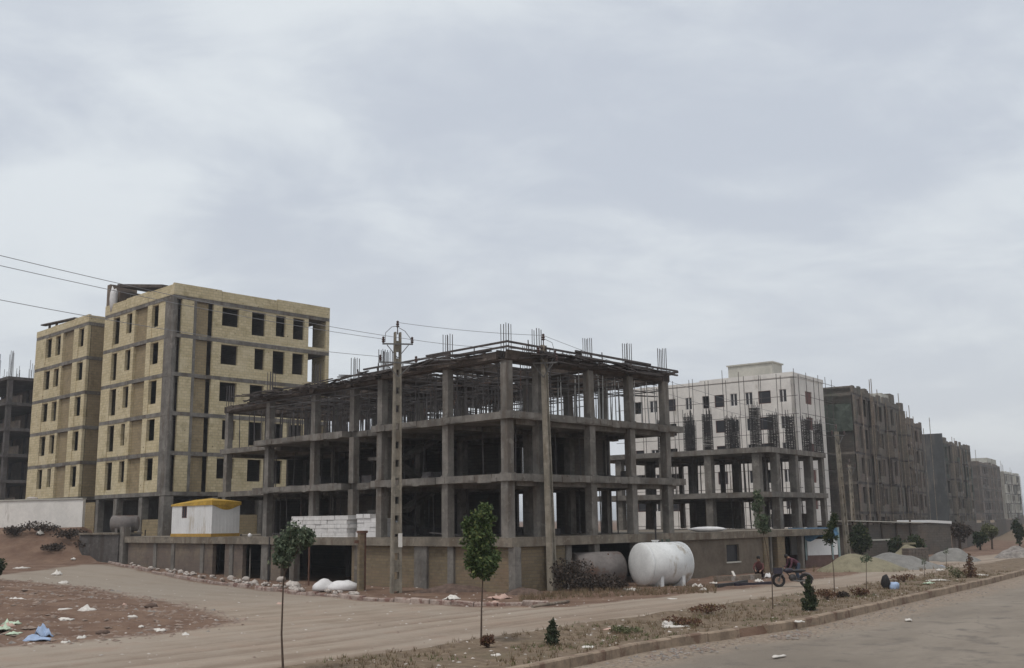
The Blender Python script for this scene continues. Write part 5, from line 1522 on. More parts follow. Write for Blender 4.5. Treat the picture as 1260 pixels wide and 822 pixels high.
for i in range(n_):
    q0 = a.lerp(b_, i / n_); q1 = a.lerp(b_, (i + .985) / n_); hh = 2.3 + R.uniform(-.3, .35)
    mb = MB(); mb.bar((q0.x, q0.y, hh / 2 - .2), (q1.x, q1.y, hh / 2 - .2), .25, hh + .4); mb.build('wall_panel', M['block' if R.random() < .7 else 'dbrick2'], LW)
# stacked red bricks
q = G(1127, 692); q.z = zt(q.x, q.y); fb = Fr(q.x, q.y, 30)
mb = MB()
for k in range(9):
    for i in range(6):
        mb.box(fb, -1.0 + i * .34 + R.uniform(-.02, .02), -.68 + i * .34, -.3 + R.uniform(-.03, .03), .3, q.z + k * .11, q.z + k * .11 + .1)
solo(mb, 'brick_stack', M['dbrick2'], 'low stack of reddish bricks right of the grey sand heap', 'brick stack')
q = P(1117, 668, 80.5); mb = MB(); fb = Fr(q.x, q.y, 20); mb.box(fb, -.5, .7, -.06, .06, q.z - .12, q.z + .02); mb.box(fb, -.05, .12, -.06, .05, -.1, q.z - .122)
solo(mb, 'timber_trestle', M['sandy'], 'pale timber trestle standing above the brick stack', 'trestle')

# ------------------------------------------------------------------ saplings and shrubs
def sapling(label, base, tops, lobes, mat, lsize, r0=.035, nleaf=900, group='saplings on the verge', stubs=0):
    lsize *= .78
    b = base.copy(); b.z = zt(b.x, b.y)
    t = thing('sapling', label, 'tree', b, group)
    mb = MB(); mb.tube([(b.x, b.y, b.z - .1)] + tops, [r0 * 1.15] + [r0 * (1 - .5 * (i + 1) / len(tops)) for i in range(len(tops))], 7)
    tip = Vector(tops[-1])
    for c, rx, ry, rz, n in lobes:
        for _ in range(6):
            e = Vector(c) + Vector((R.uniform(-1, 1) * rx, R.uniform(-1, 1) * ry, R.uniform(-.6, .9) * rz)) * .7
            s_ = Vector(tops[-1]).lerp(Vector(tops[-2]) if len(tops) > 1 else Vector(tops[-1]), R.uniform(0, .6))
            mb.tube([s_, s_.lerp(e, .5) + Vector((0, 0, .08)), e], [r0 * .35, r0 * .22, r0 * .1], 4)
    mb.build('trunk', M['bark'], t)
    mb = MB()
    for c, rx, ry, rz, n in lobes:
        n = int(n * 1.6)
        mb.leaves(c, rx * .6, ry * .6, rz * .7, int(n * .3), lsize, .5, .6)
        for _ in range(15):        # clumps that make the outline uneven
            d = Vector((R.gauss(0, 1), R.gauss(0, 1), R.gauss(0, 1))).normalized()
            q = Vector(c) + Vector((d.x * rx, d.y * ry, d.z * rz)) * R.uniform(.6, .95)
            s_ = R.uniform(.18, .42)
            mb.leaves(q, rx * s_, ry * s_, rz * s_ * 1.2, int(n * .75 / 15), lsize * R.uniform(.65, 1.15), .8, .55)
        for _ in range(10):       # loose sprigs
            d = Vector((R.gauss(0, 1), R.gauss(0, 1), R.gauss(0, .8))).normalized()
            q = Vector(c) + Vector((d.x * rx, d.y * ry, d.z * rz)) * R.uniform(.95, 1.3)
            mb.leaves(q, .05, .05, .07, 7, lsize * .8, 1.0, .6)
    mb.build('crown', M[mat], t)
    return t
# 1: bent crown near the viewer
b = Vector((-5.02, 23.2, 0))
pp = lambda px, py, dy=0: tuple(P(px, py, 23.2 + dy))
sapling('tall thin sapling with a lopsided two-lobed crown and bare stem nearest the viewer', b, [pp(346.5, 780), pp(348.5, 720), pp(352, 690)],
        [(pp(350, 680), .30, .34, .27, 620), (pp(367, 659, .1), .36, .36, .25, 700), (pp(347, 668), .2, .25, .16, 200), (pp(379, 656), .12, .15, .1, 90)], 'leafg', .11, .026)
# 2: dense club-shaped crown
b = G(592, 796); Yb = b.y
pp = lambda px, py, dy=0: tuple(P(px, py, Yb + dy))
sapling('sapling with dense dark green club shaped crown in front of the masonry wall', b, [pp(592.5, 750), pp(594, 712), pp(592, 660)],
        [(pp(593, 690), .42, .44, .46, 1700), (pp(590, 660), .46, .42, .42, 1100), (pp(594, 638), .30, .3, .32, 560), (pp(577, 648), .22, .25, .28, 320), (pp(597, 626), .17, .18, .2, 200), (pp(606, 684), .2, .25, .42, 420), (pp(583, 690), .2, .25, .42, 420)], 'leaf', .12, .026)
# 3, 4, 5
b = G(951, 752); Yb = b.y
sapling('slender sapling with long pale green crown in front of the lower frame', b, [pp(950, 715), pp(943, 672), pp(937, 648)],
        [(pp(936, 640), .28, .3, .36, 330), (pp(933, 620), .22, .25, .36, 280), (pp(931, 610), .12, .15, .2, 90), (pp(940, 650), .2, .2, .2, 120)], 'leafg', .11, .02)
b = G(1027, 738); Yb = b.y
sapling('slender sapling with narrow dark crown in front of the white sheet booth', b, [pp(1026, 705), pp(1023, 675), pp(1022, 660)],
        [(pp(1021, 662), .26, .26, .36, 300), (pp(1024, 645), .2, .22, .34, 240), (pp(1027, 636), .12, .15, .2, 90)], 'leafd', .11, .02)
b = G(1066, 735); Yb = b.y
sapling('almost leafless thin sapling with tiny crown before the brown sand heap', b, [pp(1066, 712), pp(1066, 690)],
        [(pp(1066, 687), .22, .22, .18, 90)], 'leafg', .1, .018)
for px, py, h, lab in ((1137, 712, 22, 'bare short sapling stick before the pile of bricks'), (1164, 704, 26, 'bare sapling stick left of the conical shrub')):
    b = G(px, py); Yb = b.y; sapling(lab, b, [pp(px + .5, py - h * .5), pp(px, py - h)], [(pp(px, py - h), .12, .12, .15, 24)], 'leafg', .09, .014)

def shrub(label, px, py, w, h, mat, shape='cone', lsize=.07, n=900, group='shrubs on the verge', Yd=None, name='shrub', twiggy=False):
    q = G(px, py) if Yd is None else P(px, py, Yd); q.z = zt(q.x, q.y)
    t = thing(name, label, 'shrub', q, group)
    mb = MB(); mb.tube([(q.x, q.y, q.z - .1), (q.x + .02, q.y, q.z + h * .7)], [w * .06 + .01, w * .02 + .005], 5)
    for _ in range(7 if not twiggy else 40):
        a = R.uniform(0, 6.28); rr_ = w * .45 * R.uniform(.4, 1)
        mb.tube([(q.x, q.y, q.z + h * .08), (q.x + math.cos(a) * rr_ * .6, q.y + math.sin(a) * rr_ * .6, q.z + h * R.uniform(.3, .6)), (q.x + math.cos(a) * rr_, q.y + math.sin(a) * rr_, q.z + h * R.uniform(.5, .95))], [.012, .008, .004], 4)
    mb.build('stem', M['bark'], t)
    mb = MB()
    if shape == 'cone':
        for i in range(9):
            f = i / 8; rr_ = w / 2 * (1 - f * .88) * (.75 + .25 * math.sin(min(f * 6, 1.57))) * R.uniform(.82, 1.18)
            mb.leaves((q.x + R.uniform(-.1, .1) * w, q.y + R.uniform(-.1, .1) * w, q.z + h * (.06 + .9 * f)), rr_, rr_, h * .09, int(n / 9 * (1.5 - f)), lsize, -.6, .4)
    else:
        for i in range(7):
            d = Vector((R.uniform(-1, 1), R.uniform(-1, 1), R.uniform(0, 1)))
            mb.leaves((q.x + d.x * w * .27, q.y + d.y * w * .27, q.z + h * (.3 + .45 * d.z)), w * .28, w * .28, h * .28, n // 7, lsize, .0, .5)
    mb.build('crown', M[mat], t)
    return t
shrub('dark upright conical shrub, clipped, at the break in the kerb', 997, 754, .66, 1.08, 'leafd', 'cone', .07, 2200)
shrub('small feathery green conifer on the verge nearest the viewer', 680, 797, .5, .66, 'leafc', 'cone', .08, 620)
shrub('brownish conical shrub farther along the kerb', 1195, 713, .75, 1.15, 'leafr', 'cone', .08, 900)
for px, py, w, h, m, lab in ((1018, 740, .95, .42, 'leafr', 'low red-brown bush just right of the dark conical shrub'), (1058, 735, .75, .36, 'leafr', 'low red-brown bush at the foot of the almost leafless sapling'), (1112, 718, 1.4, .4, 'leafr', 'low rusty bush behind the black and blue litter bag'), (1179, 712, 1.0, .62, 'leafo', 'olive brown bush left of the brownish conical shrub'), (600, 801, .4, .3, 'leafr', 'tiny red-brown bush at the foot of the club shaped sapling'), (870, 757, 1.3, .3, 'leafr', 'low dry bush on the verge above the kerb'), (838, 772, 1.2, .24, 'leafr', 'low dry bush near the white plastic scraps'), (1037, 738, .5, .22, 'twig', 'tiny dry tuft between the two low red-brown bushes'), (770, 781, 1.0, .2, 'leafo', 'flat green weed patch in the middle of the verge')):
    shrub(lab, px, py, w, h, m, 'round', .08, 420)
# dry brush in front of the rusty tank
for px, py, w, h, lab in ((704, 727, 2.2, 1.5, 'dark dry brush against the left end of the rusty tank'), (744, 727, 2.2, .72, 'dark dry brush in front of the rusty tank'), (724, 727, 1.9, .95, 'tangle of dry brush in the middle of the rusty tank')):
    shrub(lab, px, py, w, h, 'twig', 'round', .13, 950, 'dry brush by the tanks', None, 'dry_brush', True)
shrub('twiggy litter-strewn brush at the foot of the masonry wall behind the club shaped sapling', 577, 721, 2.4, .5, 'twig', 'round', .14, 420, 'dry brush by the tanks', None, 'dry_brush', True)
for i, (px, py, Yd, w, h, lab) in enumerate(((18, 662, 80, 2.2, .7, 'dark dry brush on the soil bank at the left edge'), (50, 660, 80.5, 2.8, .9, 'dark dry brush on the bank under the middle of the white wall'), (85, 664, 79.5, 2.6, .8, 'dark dry brush on the bank under the right end of the white wall'), (108, 672, 78, 1.8, .8, 'dark dry brush beside the dark retaining wall'), (66, 676, 77.5, 1.8, .5, 'low dry brush near the foot of the soil bank'))):
    shrub(lab, px, py, w, h, 'twig', 'round', .16, 520, 'dry brush on the soil bank', Yd, 'dry_brush', True)
# greenery down the street
def tree(label, px, py, Yd, w, h, mat, n=1400, ls=.25, sub=.25, group='trees down the street'):
    q = P(px, py, Yd); q.z = zt(q.x, q.y)
    t = thing('street_tree', label, 'tree', q, group)
    mb = MB(); top = q.z + h
    mb.tube([(q.x, q.y, q.z - .2), (q.x + .05, q.y, q.z + h * .35), (q.x - .05, q.y, q.z + h * .75)], [w * .05 + .03, w * .035 + .02, .02], 7)
    for _ in range(8):
        a = R.uniform(0, 6.28); s_ = q.z + h * R.uniform(.25, .6)
        mb.tube([(q.x, q.y, s_), (q.x + math.cos(a) * w * .2, q.y + math.sin(a) * w * .2, s_ + h * .12), (q.x + math.cos(a) * w * .4, q.y + math.sin(a) * w * .4, s_ + h * R.uniform(.15, .3))], [.04, .025, .01], 4)
    mb.build('trunk', M['bark'], t)
    mb = MB()
    for i in range(12):
        d = Vector((R.gauss(0, 1), R.gauss(0, 1), R.gauss(0, .8))).normalized() * R.uniform(.3, 1)
        c = (q.x + d.x * w * .33, q.y + d.y * w * .33, q.z + h * (sub + (1 - sub) * .5) + d.z * h * (1 - sub) * .33)
        mb.leaves(c, w * .24, w * .24, h * .2 * (1 - sub) + .1, n // 12, ls, .2, .5)
    mb.build('crown', M[mat], t)
tree('dense dark bushy tree just right of the leaning pale pole', 1059, 690, 78, 2.1, 2.7, 'leafd', 2600, .2, .1)
tree('dark slanting bush above the grey sand heap, against the sheds', 1106, 690, 81, 1.6, 1.8, 'leafd', 1000, .18, .06)
tree('dark bush on the olive heap right of the trestle', 1130, 685, 82, 1.8, 2.0, 'leafd', 700, .18, .06)
tree('brown twiggy tree above the tall rubble pile', 1182, 685, 96, 2.4, 2.9, 'twig', 1300, .22, .2)
tree('round pale olive tree, clipped, down the street', 1222, 688, 100, 1.6, 2.5, 'leafo', 1700, .18, .45)
tree('dark green tree at the right end of the street', 1256, 685, 108, 1.4, 2.9, 'leafd', 1100, .25, .1)
tree('dark low tree between the olive tree and the rubble', 1207, 686, 98, 1.5, 1.8, 'leafd', 900, .22, .15)

tree('small dark bush cut by the left edge of the photo', -1, 690, 60, 1.0, 1.3, 'leafd', 900, .14, .1, 'trees down the street')

# ------------------------------------------------------------------ motorcycle
q = G(976, 722); q.z = zt(q.x, q.y)
MO = thing('motorcycle', 'dark worn motorcycle parked side-on before the lower frame', 'motorcycle', q)
FM = Fr(q.x, q.y, -4)
def wheel(u, r=.3):
    mb = MB(); pts = []
    for k in range(25):
        a = 2 * math.pi * k / 24; pts.append(FM.p(u + math.cos(a) * (r - .05), 0, q.z + r + math.sin(a) * (r - .05)))
    mb.tube(pts, .065, 8, False); ty = mb.build('tyre', M['rubber'], MO, True)
    mb = MB()
    for k in range(10):
        a = 2 * math.pi * k / 10; mb.tube([FM.p(u, 0, q.z + r), FM.p(u + math.cos(a) * (r - .07), 0, q.z + r + math.sin(a) * (r - .07))], .008, 4)
    mb.tube([FM.p(u, -.07, q.z + r), FM.p(u, .07, q.z + r)], .05, 8)
    mb.build('rim', M['galv'], MO)
wheel(-.66); wheel(.62)
def fender(u, a0, a1, r=.355):
    mb = MB(); vs = []; n_ = 12
    for k in range(n_ + 1):
        a = rad(a0 + (a1 - a0) * k / n_)
        for v, dr in ((-.08, -.02), (0, .01), (.08, -.02)): vs.append(FM.p(u + math.cos(a) * (r + dr), v, q.z + .3 + math.sin(a) * (r + dr)))
    fs = [(3 * k + j, 3 * k + j + 1, 3 * k + 4 + j, 3 * k + 3 + j) for k in range(n_) for j in range(2)]
    mb.add(vs, fs); mb.add([(a, b, c - .006) for a, b, c in vs], [f[::-1] for f in fs]); mb.build('fender', M['mbody'], MO, True)
fender(-.66, 40, 165); fender(.62, 0, 150)
mb = MB()
for v in (-.07, .07): mb.tube([FM.p(-.66, v, q.z + .3), FM.p(-.4, v, q.z + .88)], .025, 6)
mb.build('fork', M['galv'], MO)
mb = MB(); mb.tube([FM.p(-.42, 0, q.z + .84), FM.p(-.05, 0, q.z + .4), FM.p(.3, 0, q.z + .38), FM.p(.45, 0, q.z + .66), FM.p(-.35, 0, q.z + .72)], .03, 6); mb.tube([FM.p(.3, .08, q.z + .38), FM.p(.62, .08, q.z + .3)], .025, 6); mb.tube([FM.p(.3, -.08, q.z + .38), FM.p(.62, -.08, q.z + .3)], .025, 6)
mb.build('frame', M['iron'], MO)
mb = MB(); mb.blob(FM.p(0, 0, q.z + .43), .2, .14, .17, 3, .15); mb.build('engine', M['iron'], MO, True)
mb = MB(); mb.blob(FM.p(-.18, 0, q.z + .76), .26, .13, .12, 5, .08, 12, 8); mb.build('fuel_tank', M['mbody'], MO, True)
mb = MB(); mb.blob(FM.p(.3, 0, q.z + .75), .36, .13, .075, 6, .08, 12, 8); mb.build('seat', M['seat'], MO, True)
mb = MB(); mb.tube([FM.p(-.38, -.34, q.z + .98), FM.p(-.4, -.12, q.z + .95), FM.p(-.4, .12, q.z + .95), FM.p(-.38, .34, q.z + .98)], .018, 6); mb.build('handlebar', M['iron'], MO)
mb = MB(); mb.lathe(FM.p(-.44, 0, q.z + .82), (-FM.u[0], -FM.u[1], 0), [(0, .04), (.05, .085), (.1, .09), (.11, .07)], 12); mb.build('headlight', M['galv'], MO, True)
mb = MB(); mb.tube([FM.p(-.02, -.14, q.z + .32), FM.p(.3, -.16, q.z + .26), FM.p(.75, -.16, q.z + .34)], [.025, .04, .045], 7); mb.build('exhaust', M['galv'], MO)
mb = MB(); mb.box(FM, -.9, -.52, -.16, .16, q.z + .62, q.z + .9, .02); mb.build('front_crate', M['mbody'], MO)

# ------------------------------------------------------------------ two people by the motorcycle
def person(label, pos, face, joints, tops, legs, skinm=M['skin'], scale=1.0, group=None):
    """joints: name -> (forward, left, up, radius); one skinned body"""
    t = thing('person', label, 'person', pos, group)
    c, s_ = math.cos(face), math.sin(face)
    names = list(joints); idx = {n: i for i, n in enumerate(names)}
    E2 = [('pelvis', 'waist'), ('waist', 'chest'), ('chest', 'neck'), ('neck', 'chin'), ('chin', 'head'), ('head', 'crown')]
    for sd_ in 'lr': E2 += [('chest', 'sho' + sd_), ('sho' + sd_, 'elb' + sd_), ('elb' + sd_, 'wri' + sd_), ('wri' + sd_, 'palm' + sd_), ('pelvis', 'hip' + sd_), ('hip' + sd_, 'kne' + sd_), ('kne' + sd_, 'ank' + sd_), ('ank' + sd_, 'toe' + sd_)]
    for sd_ in 'lr':
        for k in range(4): E2 += [('palm' + sd_, 'fa%d%s' % (k, sd_)), ('fa%d%s' % (k, sd_), 'fb%d%s' % (k, sd_))]
        E2 += [('wri' + sd_, 'th' + sd_)]
        sg = 1 if sd_ == 'l' else -1
        w = Vector(joints['palm' + sd_][:3])
        for k in range(4):
            joints['fa%d%s' % (k, sd_)] = (w.x + .02, w.y + (k - 1.5) * .022, w.z - .035, .009); joints['fb%d%s' % (k, sd_)] = (w.x + .012, w.y + (k - 1.5) * .022, w.z - .07 + abs(k - 1.4) * .008, .008)
        joints['th' + sd_] = (w.x + .045, w.y - sg * .03, w.z + .0, .010)
    names = list(joints); idx = {n: i for i, n in enumerate(names)}
    me = bpy.data.meshes.new('body'); vs = []
    for n in names:
        f, l, u, r = joints[n]; vs.append(((f * c - l * s_) * scale, (f * s_ + l * c) * scale, u * scale))
    me.from_pydata(vs, [(idx[a], idx[b]) for a, b in E2], []); me.update()
    ob = bpy.data.objects.new('body_rig', me); COL.objects.link(ob)
    m1 = ob.modifiers.new('skin', 'SKIN'); m1.use_smooth_shade = True
    if not me.skin_vertices: return t
    for n in names:
        r = joints[n][3] * scale; sv_ = me.skin_vertices[0].data[idx[n]]; sv_.radius = (r, r); sv_.use_root = (n == 'pelvis')
    m2 = ob.modifiers.new('sub', 'SUBSURF'); m2.levels = 1; m2.render_levels = 1
    dg = bpy.context.evaluated_depsgraph_get(); ev = ob.evaluated_get(dg)
    m = bpy.data.meshes.new_from_object(ev); m.name = 'body'
    bpy.data.objects.remove(ob)
    m.materials.clear()
    for q_ in (tops, legs, skinm, M['hair'], M['seat']): m.materials.append(q_)
    segs = []
    for a, b in E2:
        k = 0
        if a.startswith(('hip', 'kne')) or b.startswith('hip') : k = 1
        if b.startswith('toe'): k = 4
        if a.startswith(('wri', 'palm', 'fa')) or a in ('neck', 'chin', 'head'): k = 2
        segs.append((Vector(vs[idx[a]]), Vector(vs[idx[b]]), k))
    for p in m.polygons:
        best = None
        for a, b, k in segs:
            d = b - a; tt = max(0, min(1, (p.center - a).dot(d) / max(d.length_squared, 1e-9))); dd = (p.center - a - d * tt).length
            if best is None or dd < best[0]: best = (dd, k)
        p.material_index = best[1]; p.use_smooth = True
    bo = bpy.data.objects.new('body', m); COL.objects.link(bo); bo.parent = t
    h = Vector(vs[idx['head']]); cr = Vector(vs[idx['crown']]); up = (cr - Vector(vs[idx['chin']])).normalized(); fw = Vector((c, s_, 0)); fw = (fw - up * fw.dot(up)).normalized(); sdv = up.cross(fw)
    P0 = Vector(pos)
    mb = MB(); mb.blob(P0 + h + up * .035 * scale - fw * .025 * scale, .098 * scale, .098 * scale, .11 * scale, 2, .08, 12, 8); mb.build('hair', M['hair'], t, True)
    mb = MB(); mb.blob(P0 + h + fw * .1 * scale - up * .01, .016, .016, .022, 1, .1)
    for sg in (-1, 1):
        mb.blob(P0 + h + sdv * sg * .092 * scale - up * .005, .014, .02, .03, 1, .1)
    mb.build('nose_and_ears', skinm, t, True)
    mb = MB()
    for sg in (-1, 1): mb.blob(P0 + h + fw * .088 * scale + sdv * sg * .034 * scale + up * .018, .011, .011, .009, 1, .0)
    mb.blob(P0 + h + fw * .084 * scale - up * .055, .012, .02, .006, 1, .0); mb.build('eyes_and_mouth', M['hair'], t, True)
    return t
bend = lambda: dict(pelvis=(0, 0, .84, .135), waist=(.12, 0, .97, .125), chest=(.32, 0, 1.10, .14), neck=(.46, 0, 1.17, .055), chin=(.52, 0, 1.17, .065), head=(.575, 0, 1.20, .085), crown=(.63, 0, 1.26, .06),
    shol=(.38, .18, 1.08, .062), elbl=(.44, .22, .80, .045), wril=(.60, .18, .60, .03), palml=(.645, .17, .53, .034), shor=(.38, -.18, 1.08, .062), elbr=(.46, -.22, .82, .045), wrir=(.64, -.15, .66, .03), palmr=(.69, -.14, .60, .034),
    hipl=(-.02, .1, .80, .09), knel=(.10, .13, .45, .062), ankl=(-.02, .13, .085, .042), toel=(.15, .15, .045, .038), hipr=(-.02, -.1, .80, .09), kner=(.06, -.13, .45, .062), ankr=(-.06, -.14, .085, .042), toer=(.11, -.16, .045, .038))
squat = lambda: dict(pelvis=(-.12, 0, .30, .14), waist=(-.06, 0, .46, .125), chest=(.06, 0, .66, .14), neck=(.12, 0, .84, .055), chin=(.15, 0, .89, .065), head=(.165, 0, .96, .088), crown=(.165, 0, 1.04, .06),
    shol=(.08, .18, .72, .06), elbl=(.26, .22, .50, .045), wril=(.46, .12, .42, .03), palml=(.52, .09, .39, .034), shor=(.08, -.18, .72, .06), elbr=(.26, -.24, .50, .045), wrir=(.45, -.14, .44, .03), palmr=(.51, -.11, .41, .034),
    hipl=(-.08, .1, .30, .09), knel=(.28, .17, .46, .062), ankl=(.08, .15, .085, .042), toel=(.25, .18, .045, .038), hipr=(-.08, -.1, .30, .09), kner=(.28, -.17, .46, .062), ankr=(.08, -.15, .085, .042), toer=(.25, -.18, .045, .038))
q = G(935, 712); q.z = zt(q.x, q.y)
person('person in a red top and dark trousers squatting before the brown wall', q, rad(250), squat(), M['redcloth'], M['darkcloth'], scale=1.12)
q = G(983, 716); q.z = zt(q.x, q.y)
person('person in a maroon top and blue trousers bending over behind the motorcycle', q, rad(190), bend(), M['maroon'], M['jean'], scale=1.05)

# ------------------------------------------------------------------ litter, rubble, scrap
def scrap(name, px, py, w, d, h, mat, label, cat='litter', group=None, seed=None, rot=None, lift=0.0):
    q = GG(px, py); seed = px if seed is None else seed
    mb = MB(); n_ = 7; vs = []
    a0 = R.uniform(0, 6.28) if rot is None else rad(rot)
    for i in range(n_):          # crumpled sheet with thickness
        for j in range(n_):
            x = (i / (n_ - 1) - .5) * 2; y = (j / (n_ - 1) - .5) * 2
            f = 1 + .35 * mnoise.noise(Vector((x * 1.5 + seed, y * 1.5, 2.0)))
            z = h * (.5 + .75 * mnoise.noise(Vector((x * 1.5, y * 1.5 + seed, seed * .3))) + .55 * mnoise.noise(Vector((x * 3.6, y * 3.6, seed)))) * (1 - .6 * max(abs(x), abs(y)) ** 3)
            X = x * w / 2 * f; Yv = y * d / 2 * f
            vs.append((q.x + X * math.cos(a0) - Yv * math.sin(a0), q.y + X * math.sin(a0) + Yv * math.cos(a0), q.z + max(z, .005) + lift))
    fs = [(i * n_ + j, (i + 1) * n_ + j, (i + 1) * n_ + j + 1, i * n_ + j + 1) for i in range(n_ - 1) for j in range(n_ - 1)]
    b = len(vs); low = [(x, y, z - .03) for x, y, z in vs]
    rim = [i * n_ for i in range(n_)] + [(n_ - 1) * n_ + j for j in range(1, n_)] + [i * n_ + n_ - 1 for i in range(n_ - 2, -1, -1)] + [j for j in range(n_ - 2, 0, -1)]
    mb.add(vs + low, fs + [tuple(b + k for k in f[::-1]) for f in fs] + [(rim[(k + 1) % len(rim)], rim[k], b + rim[k], b + rim[(k + 1) % len(rim)]) for k in range(len(rim))])
    return solo(mb, name, M[mat], label, cat, group, True)
LIT = [(21, 738, .85, .5, .13, 'paper', 'flat yellowish white litter sheet alone at the upper left of the soil heap'), (80, 750, .45, .4, .07, 'paper', 'thin white litter strip in the middle of the soil heap'), (106, 752, .55, .45, .22, 'paper', 'domed white litter bag in the middle of the soil heap'),
       (80, 763, .55, .35, .12, 'paper', 'white litter sheet below the domed bag'), (163, 759, .35, .3, .08, 'paper', 'small white scrap on the right half of the soil heap'), (197, 776, .5, .3, .1, 'paper', 'white scrap at the right tip of the soil heap near the lane edge'),
       (153, 744, .14, .14, .08, 'pink', 'tiny pinkish scrap near the top edge of the soil heap'), (174, 771, .16, .16, .08, 'paper', 'tiny white scrap on the right slope of the soil heap'), (100, 785, .26, .22, .09, 'paper', 'small white scrap right of the blue bag'), (81, 791, .22, .2, .09, 'paper', 'small white scrap on the lane edge below the blue bag'),
       (14, 769, .4, .4, .2, 'mint', 'pale green crumpled bag in the litter pile at the left edge'), (3, 777, .4, .4, .28, 'mint', 'rounded pale green bag at the very left edge'), (9, 771, .4, .3, .16, 'pink', 'pinkish crumpled bag in the litter pile at the left edge'), (17, 781, .35, .3, .1, 'mint', 'small pale green scrap right of the litter pile'),
       (228, 781, .3, .2, .08, 'paper', 'small pale scrap on the lane right of the soil heap'), (822, 768, .6, .35, .12, 'paper', 'crumpled white plastic on the edge of the verge'), (832, 771, .8, .25, .08, 'paper', 'flat white plastic strip just right of the crumpled one'), (752, 775, .4, .2, .07, 'pink', 'flat pinkish scrap on the lane edge'),
       (724, 797, .3, .22, .08, 'paper', 'pale scrap beside the small conifer'), (611, 807, .2, .18, .09, 'paper', 'small white scrap at the foot of the club shaped sapling'), (556, 738, .65, .5, .3, 'paper', 'bright white sack by the far kerb left of the club shaped sapling'), (616, 737, .85, .5, .26, 'pink', 'pale tan sack lying by the far kerb right of the club shaped sapling'), (607, 742, .5, .3, .1, 'pink', 'flat tan scrap below the tan sack'),
       (470, 739, .2, .2, .12, 'paper', 'tiny white scrap on the lane below the left pole'), (776, 727, .9, .5, .2, 'paper', 'white plastic heap below the left end of the white tank'), (858, 722, .8, .5, .22, 'paper', 'white plastic heap right of the white tank'), (865, 726, .5, .4, .12, 'paper', 'flat white plastic right of the plastic heap'), (827, 737, .4, .2, .06, 'paper', 'flat pale scrap on the lane below the white tank'),
       (934, 716, .4, .3, .2, 'paper', 'small white bag at the feet of the squatting person'), (945, 711, .3, .3, .3, 'sack', 'pale bundle between the squatting person and the motorcycle'), (878, 718, .4, .3, .15, 'paper', 'white scrap at the left end of the scrap timber'), (26, 691, .9, .6, .12, 'paper', 'pale scrap on the far left lane'), (90, 692, .4, .3, .2, 'paper', 'white scrap at the foot of the soil bank'),
       (47, 688, .5, .4, .5, 'paper', 'pale bundle at the foot of the soil bank'), (72, 684, .5, .4, .35, 'paper', 'bright white sack on the soil bank'), (80, 690, .5, .4, .2, 'paper', 'white sack lying below the bright one'), (345, 743, .6, .3, .08, 'pink', 'flat pale scrap on the lane behind the bent sapling'), (1123, 694, .5, .3, .1, 'paper', 'flat white scrap by the brick stack'), (1152, 697, .9, .5, .18, 'blue', 'bluish plastic right of the brick stack'),
       (1157, 702, .6, .4, .14, 'paper', 'white scrap below the bluish plastic'), (1154, 715, 1.3, .25, .12, 'paper', 'long white slab lying on the verge'), (1143, 718, .7, .3, .14, 'mint', 'pale green scrap on the verge left of the long slab'), (1209, 708, .5, .3, .12, 'paper', 'pale scrap right of the brownish conical shrub'), (983, 765, .3, .2, .06, 'paper', 'pale scrap in the gap of the kerb'), (800, 815, .3, .2, .06, 'paper', 'white scrap on the asphalt beside the kerb'),
       (958, 797, .5, .12, .05, 'paper', 'thin pale strip lying on the asphalt'), (1117, 755, .3, .2, .07, 'paper', 'pale scrap on the asphalt by the far kerb')]
for (px, py, w, d, h, m, lab) in LIT:
    o = scrap('litter', px, py, w, d, h, m, lab, 'litter', 'scraps of litter')
    if py > 790 and px > 780 or 'asphalt' in lab: o.location.z = -.16
scrap('plastic_bag', 46, 788, .75, .35, .16, 'blue', 'crumpled pale blue plastic bag on the soil heap', 'bag')
scrap('plastic_bag', 53, 783, .4, .35, .4, 'blue', 'upright torn pale blue bag beside the flat blue one', 'bag')
q = G(1094, 727); q.z = zt(q.x, q.y); mb = MB(); mb.blob((q.x - .12, q.y, q.z + .3), .2, .2, .36, 4, .25, 12, 9); solo(mb, 'rubbish_bag', M['rubber'], 'upright black rubbish bag on the verge', 'bag', None, True)
mb = MB(); mb.blob((q.x + .2, q.y - .05, q.z + .15), .24, .2, .2, 6, .35, 12, 9); solo(mb, 'rubbish_bag', M['blue'], 'pale blue rubbish bag leaning on the black one', 'bag', None, True)
# scrap timber and a leaning white board by the person
for i, (a, b, h, lab, m) in enumerate((((882, 723), (918, 718), .16, 'dark curved plank in the scrap before the brown wall', 'iron'), ((905, 721), (952, 719), .14, 'long dark plank reaching to the motorcycle', 'mbody'), ((880, 716), (935, 713), .28, 'weathered beam lying behind the dark planks', 'ply'), ((915, 713), (950, 709), .2, 'brown beam lying by the squatting person', 'wood'))):
    qa, qb = GG(*a), GG(*b); mb = MB(); mid = (qa + qb) / 2
    mb.bar((qa.x, qa.y, qa.z + h * .5), (mid.x, mid.y, mid.z + h * .35), .22, h); mb.bar((mid.x, mid.y, mid.z + h * .35), (qb.x, qb.y, qb.z + h * .6), .221, h * .98)
    solo(mb, 'timber', M[m], lab, 'timber', 'scrap timber')
q = GG(906, 713); mb = MB(); tpt = P(901, 703, q.y + .4); mb.bar((q.x, q.y, q.z), tuple(tpt), .13, .05); solo(mb, 'board', M['paper'], 'narrow white board leaning below the small window', 'board')
# broken pipe lying by the right corner pole
qa, qb = GG(655, 748), GG(700, 742); mb = MB(); mb.tube([(qa.x, qa.y, qa.z + .05), (qb.x, qb.y, qb.z + .07)], .06, 7); solo(mb, 'pole_offcut', M['ply'], 'pale broken timber pole lying at the lane edge', 'timber')
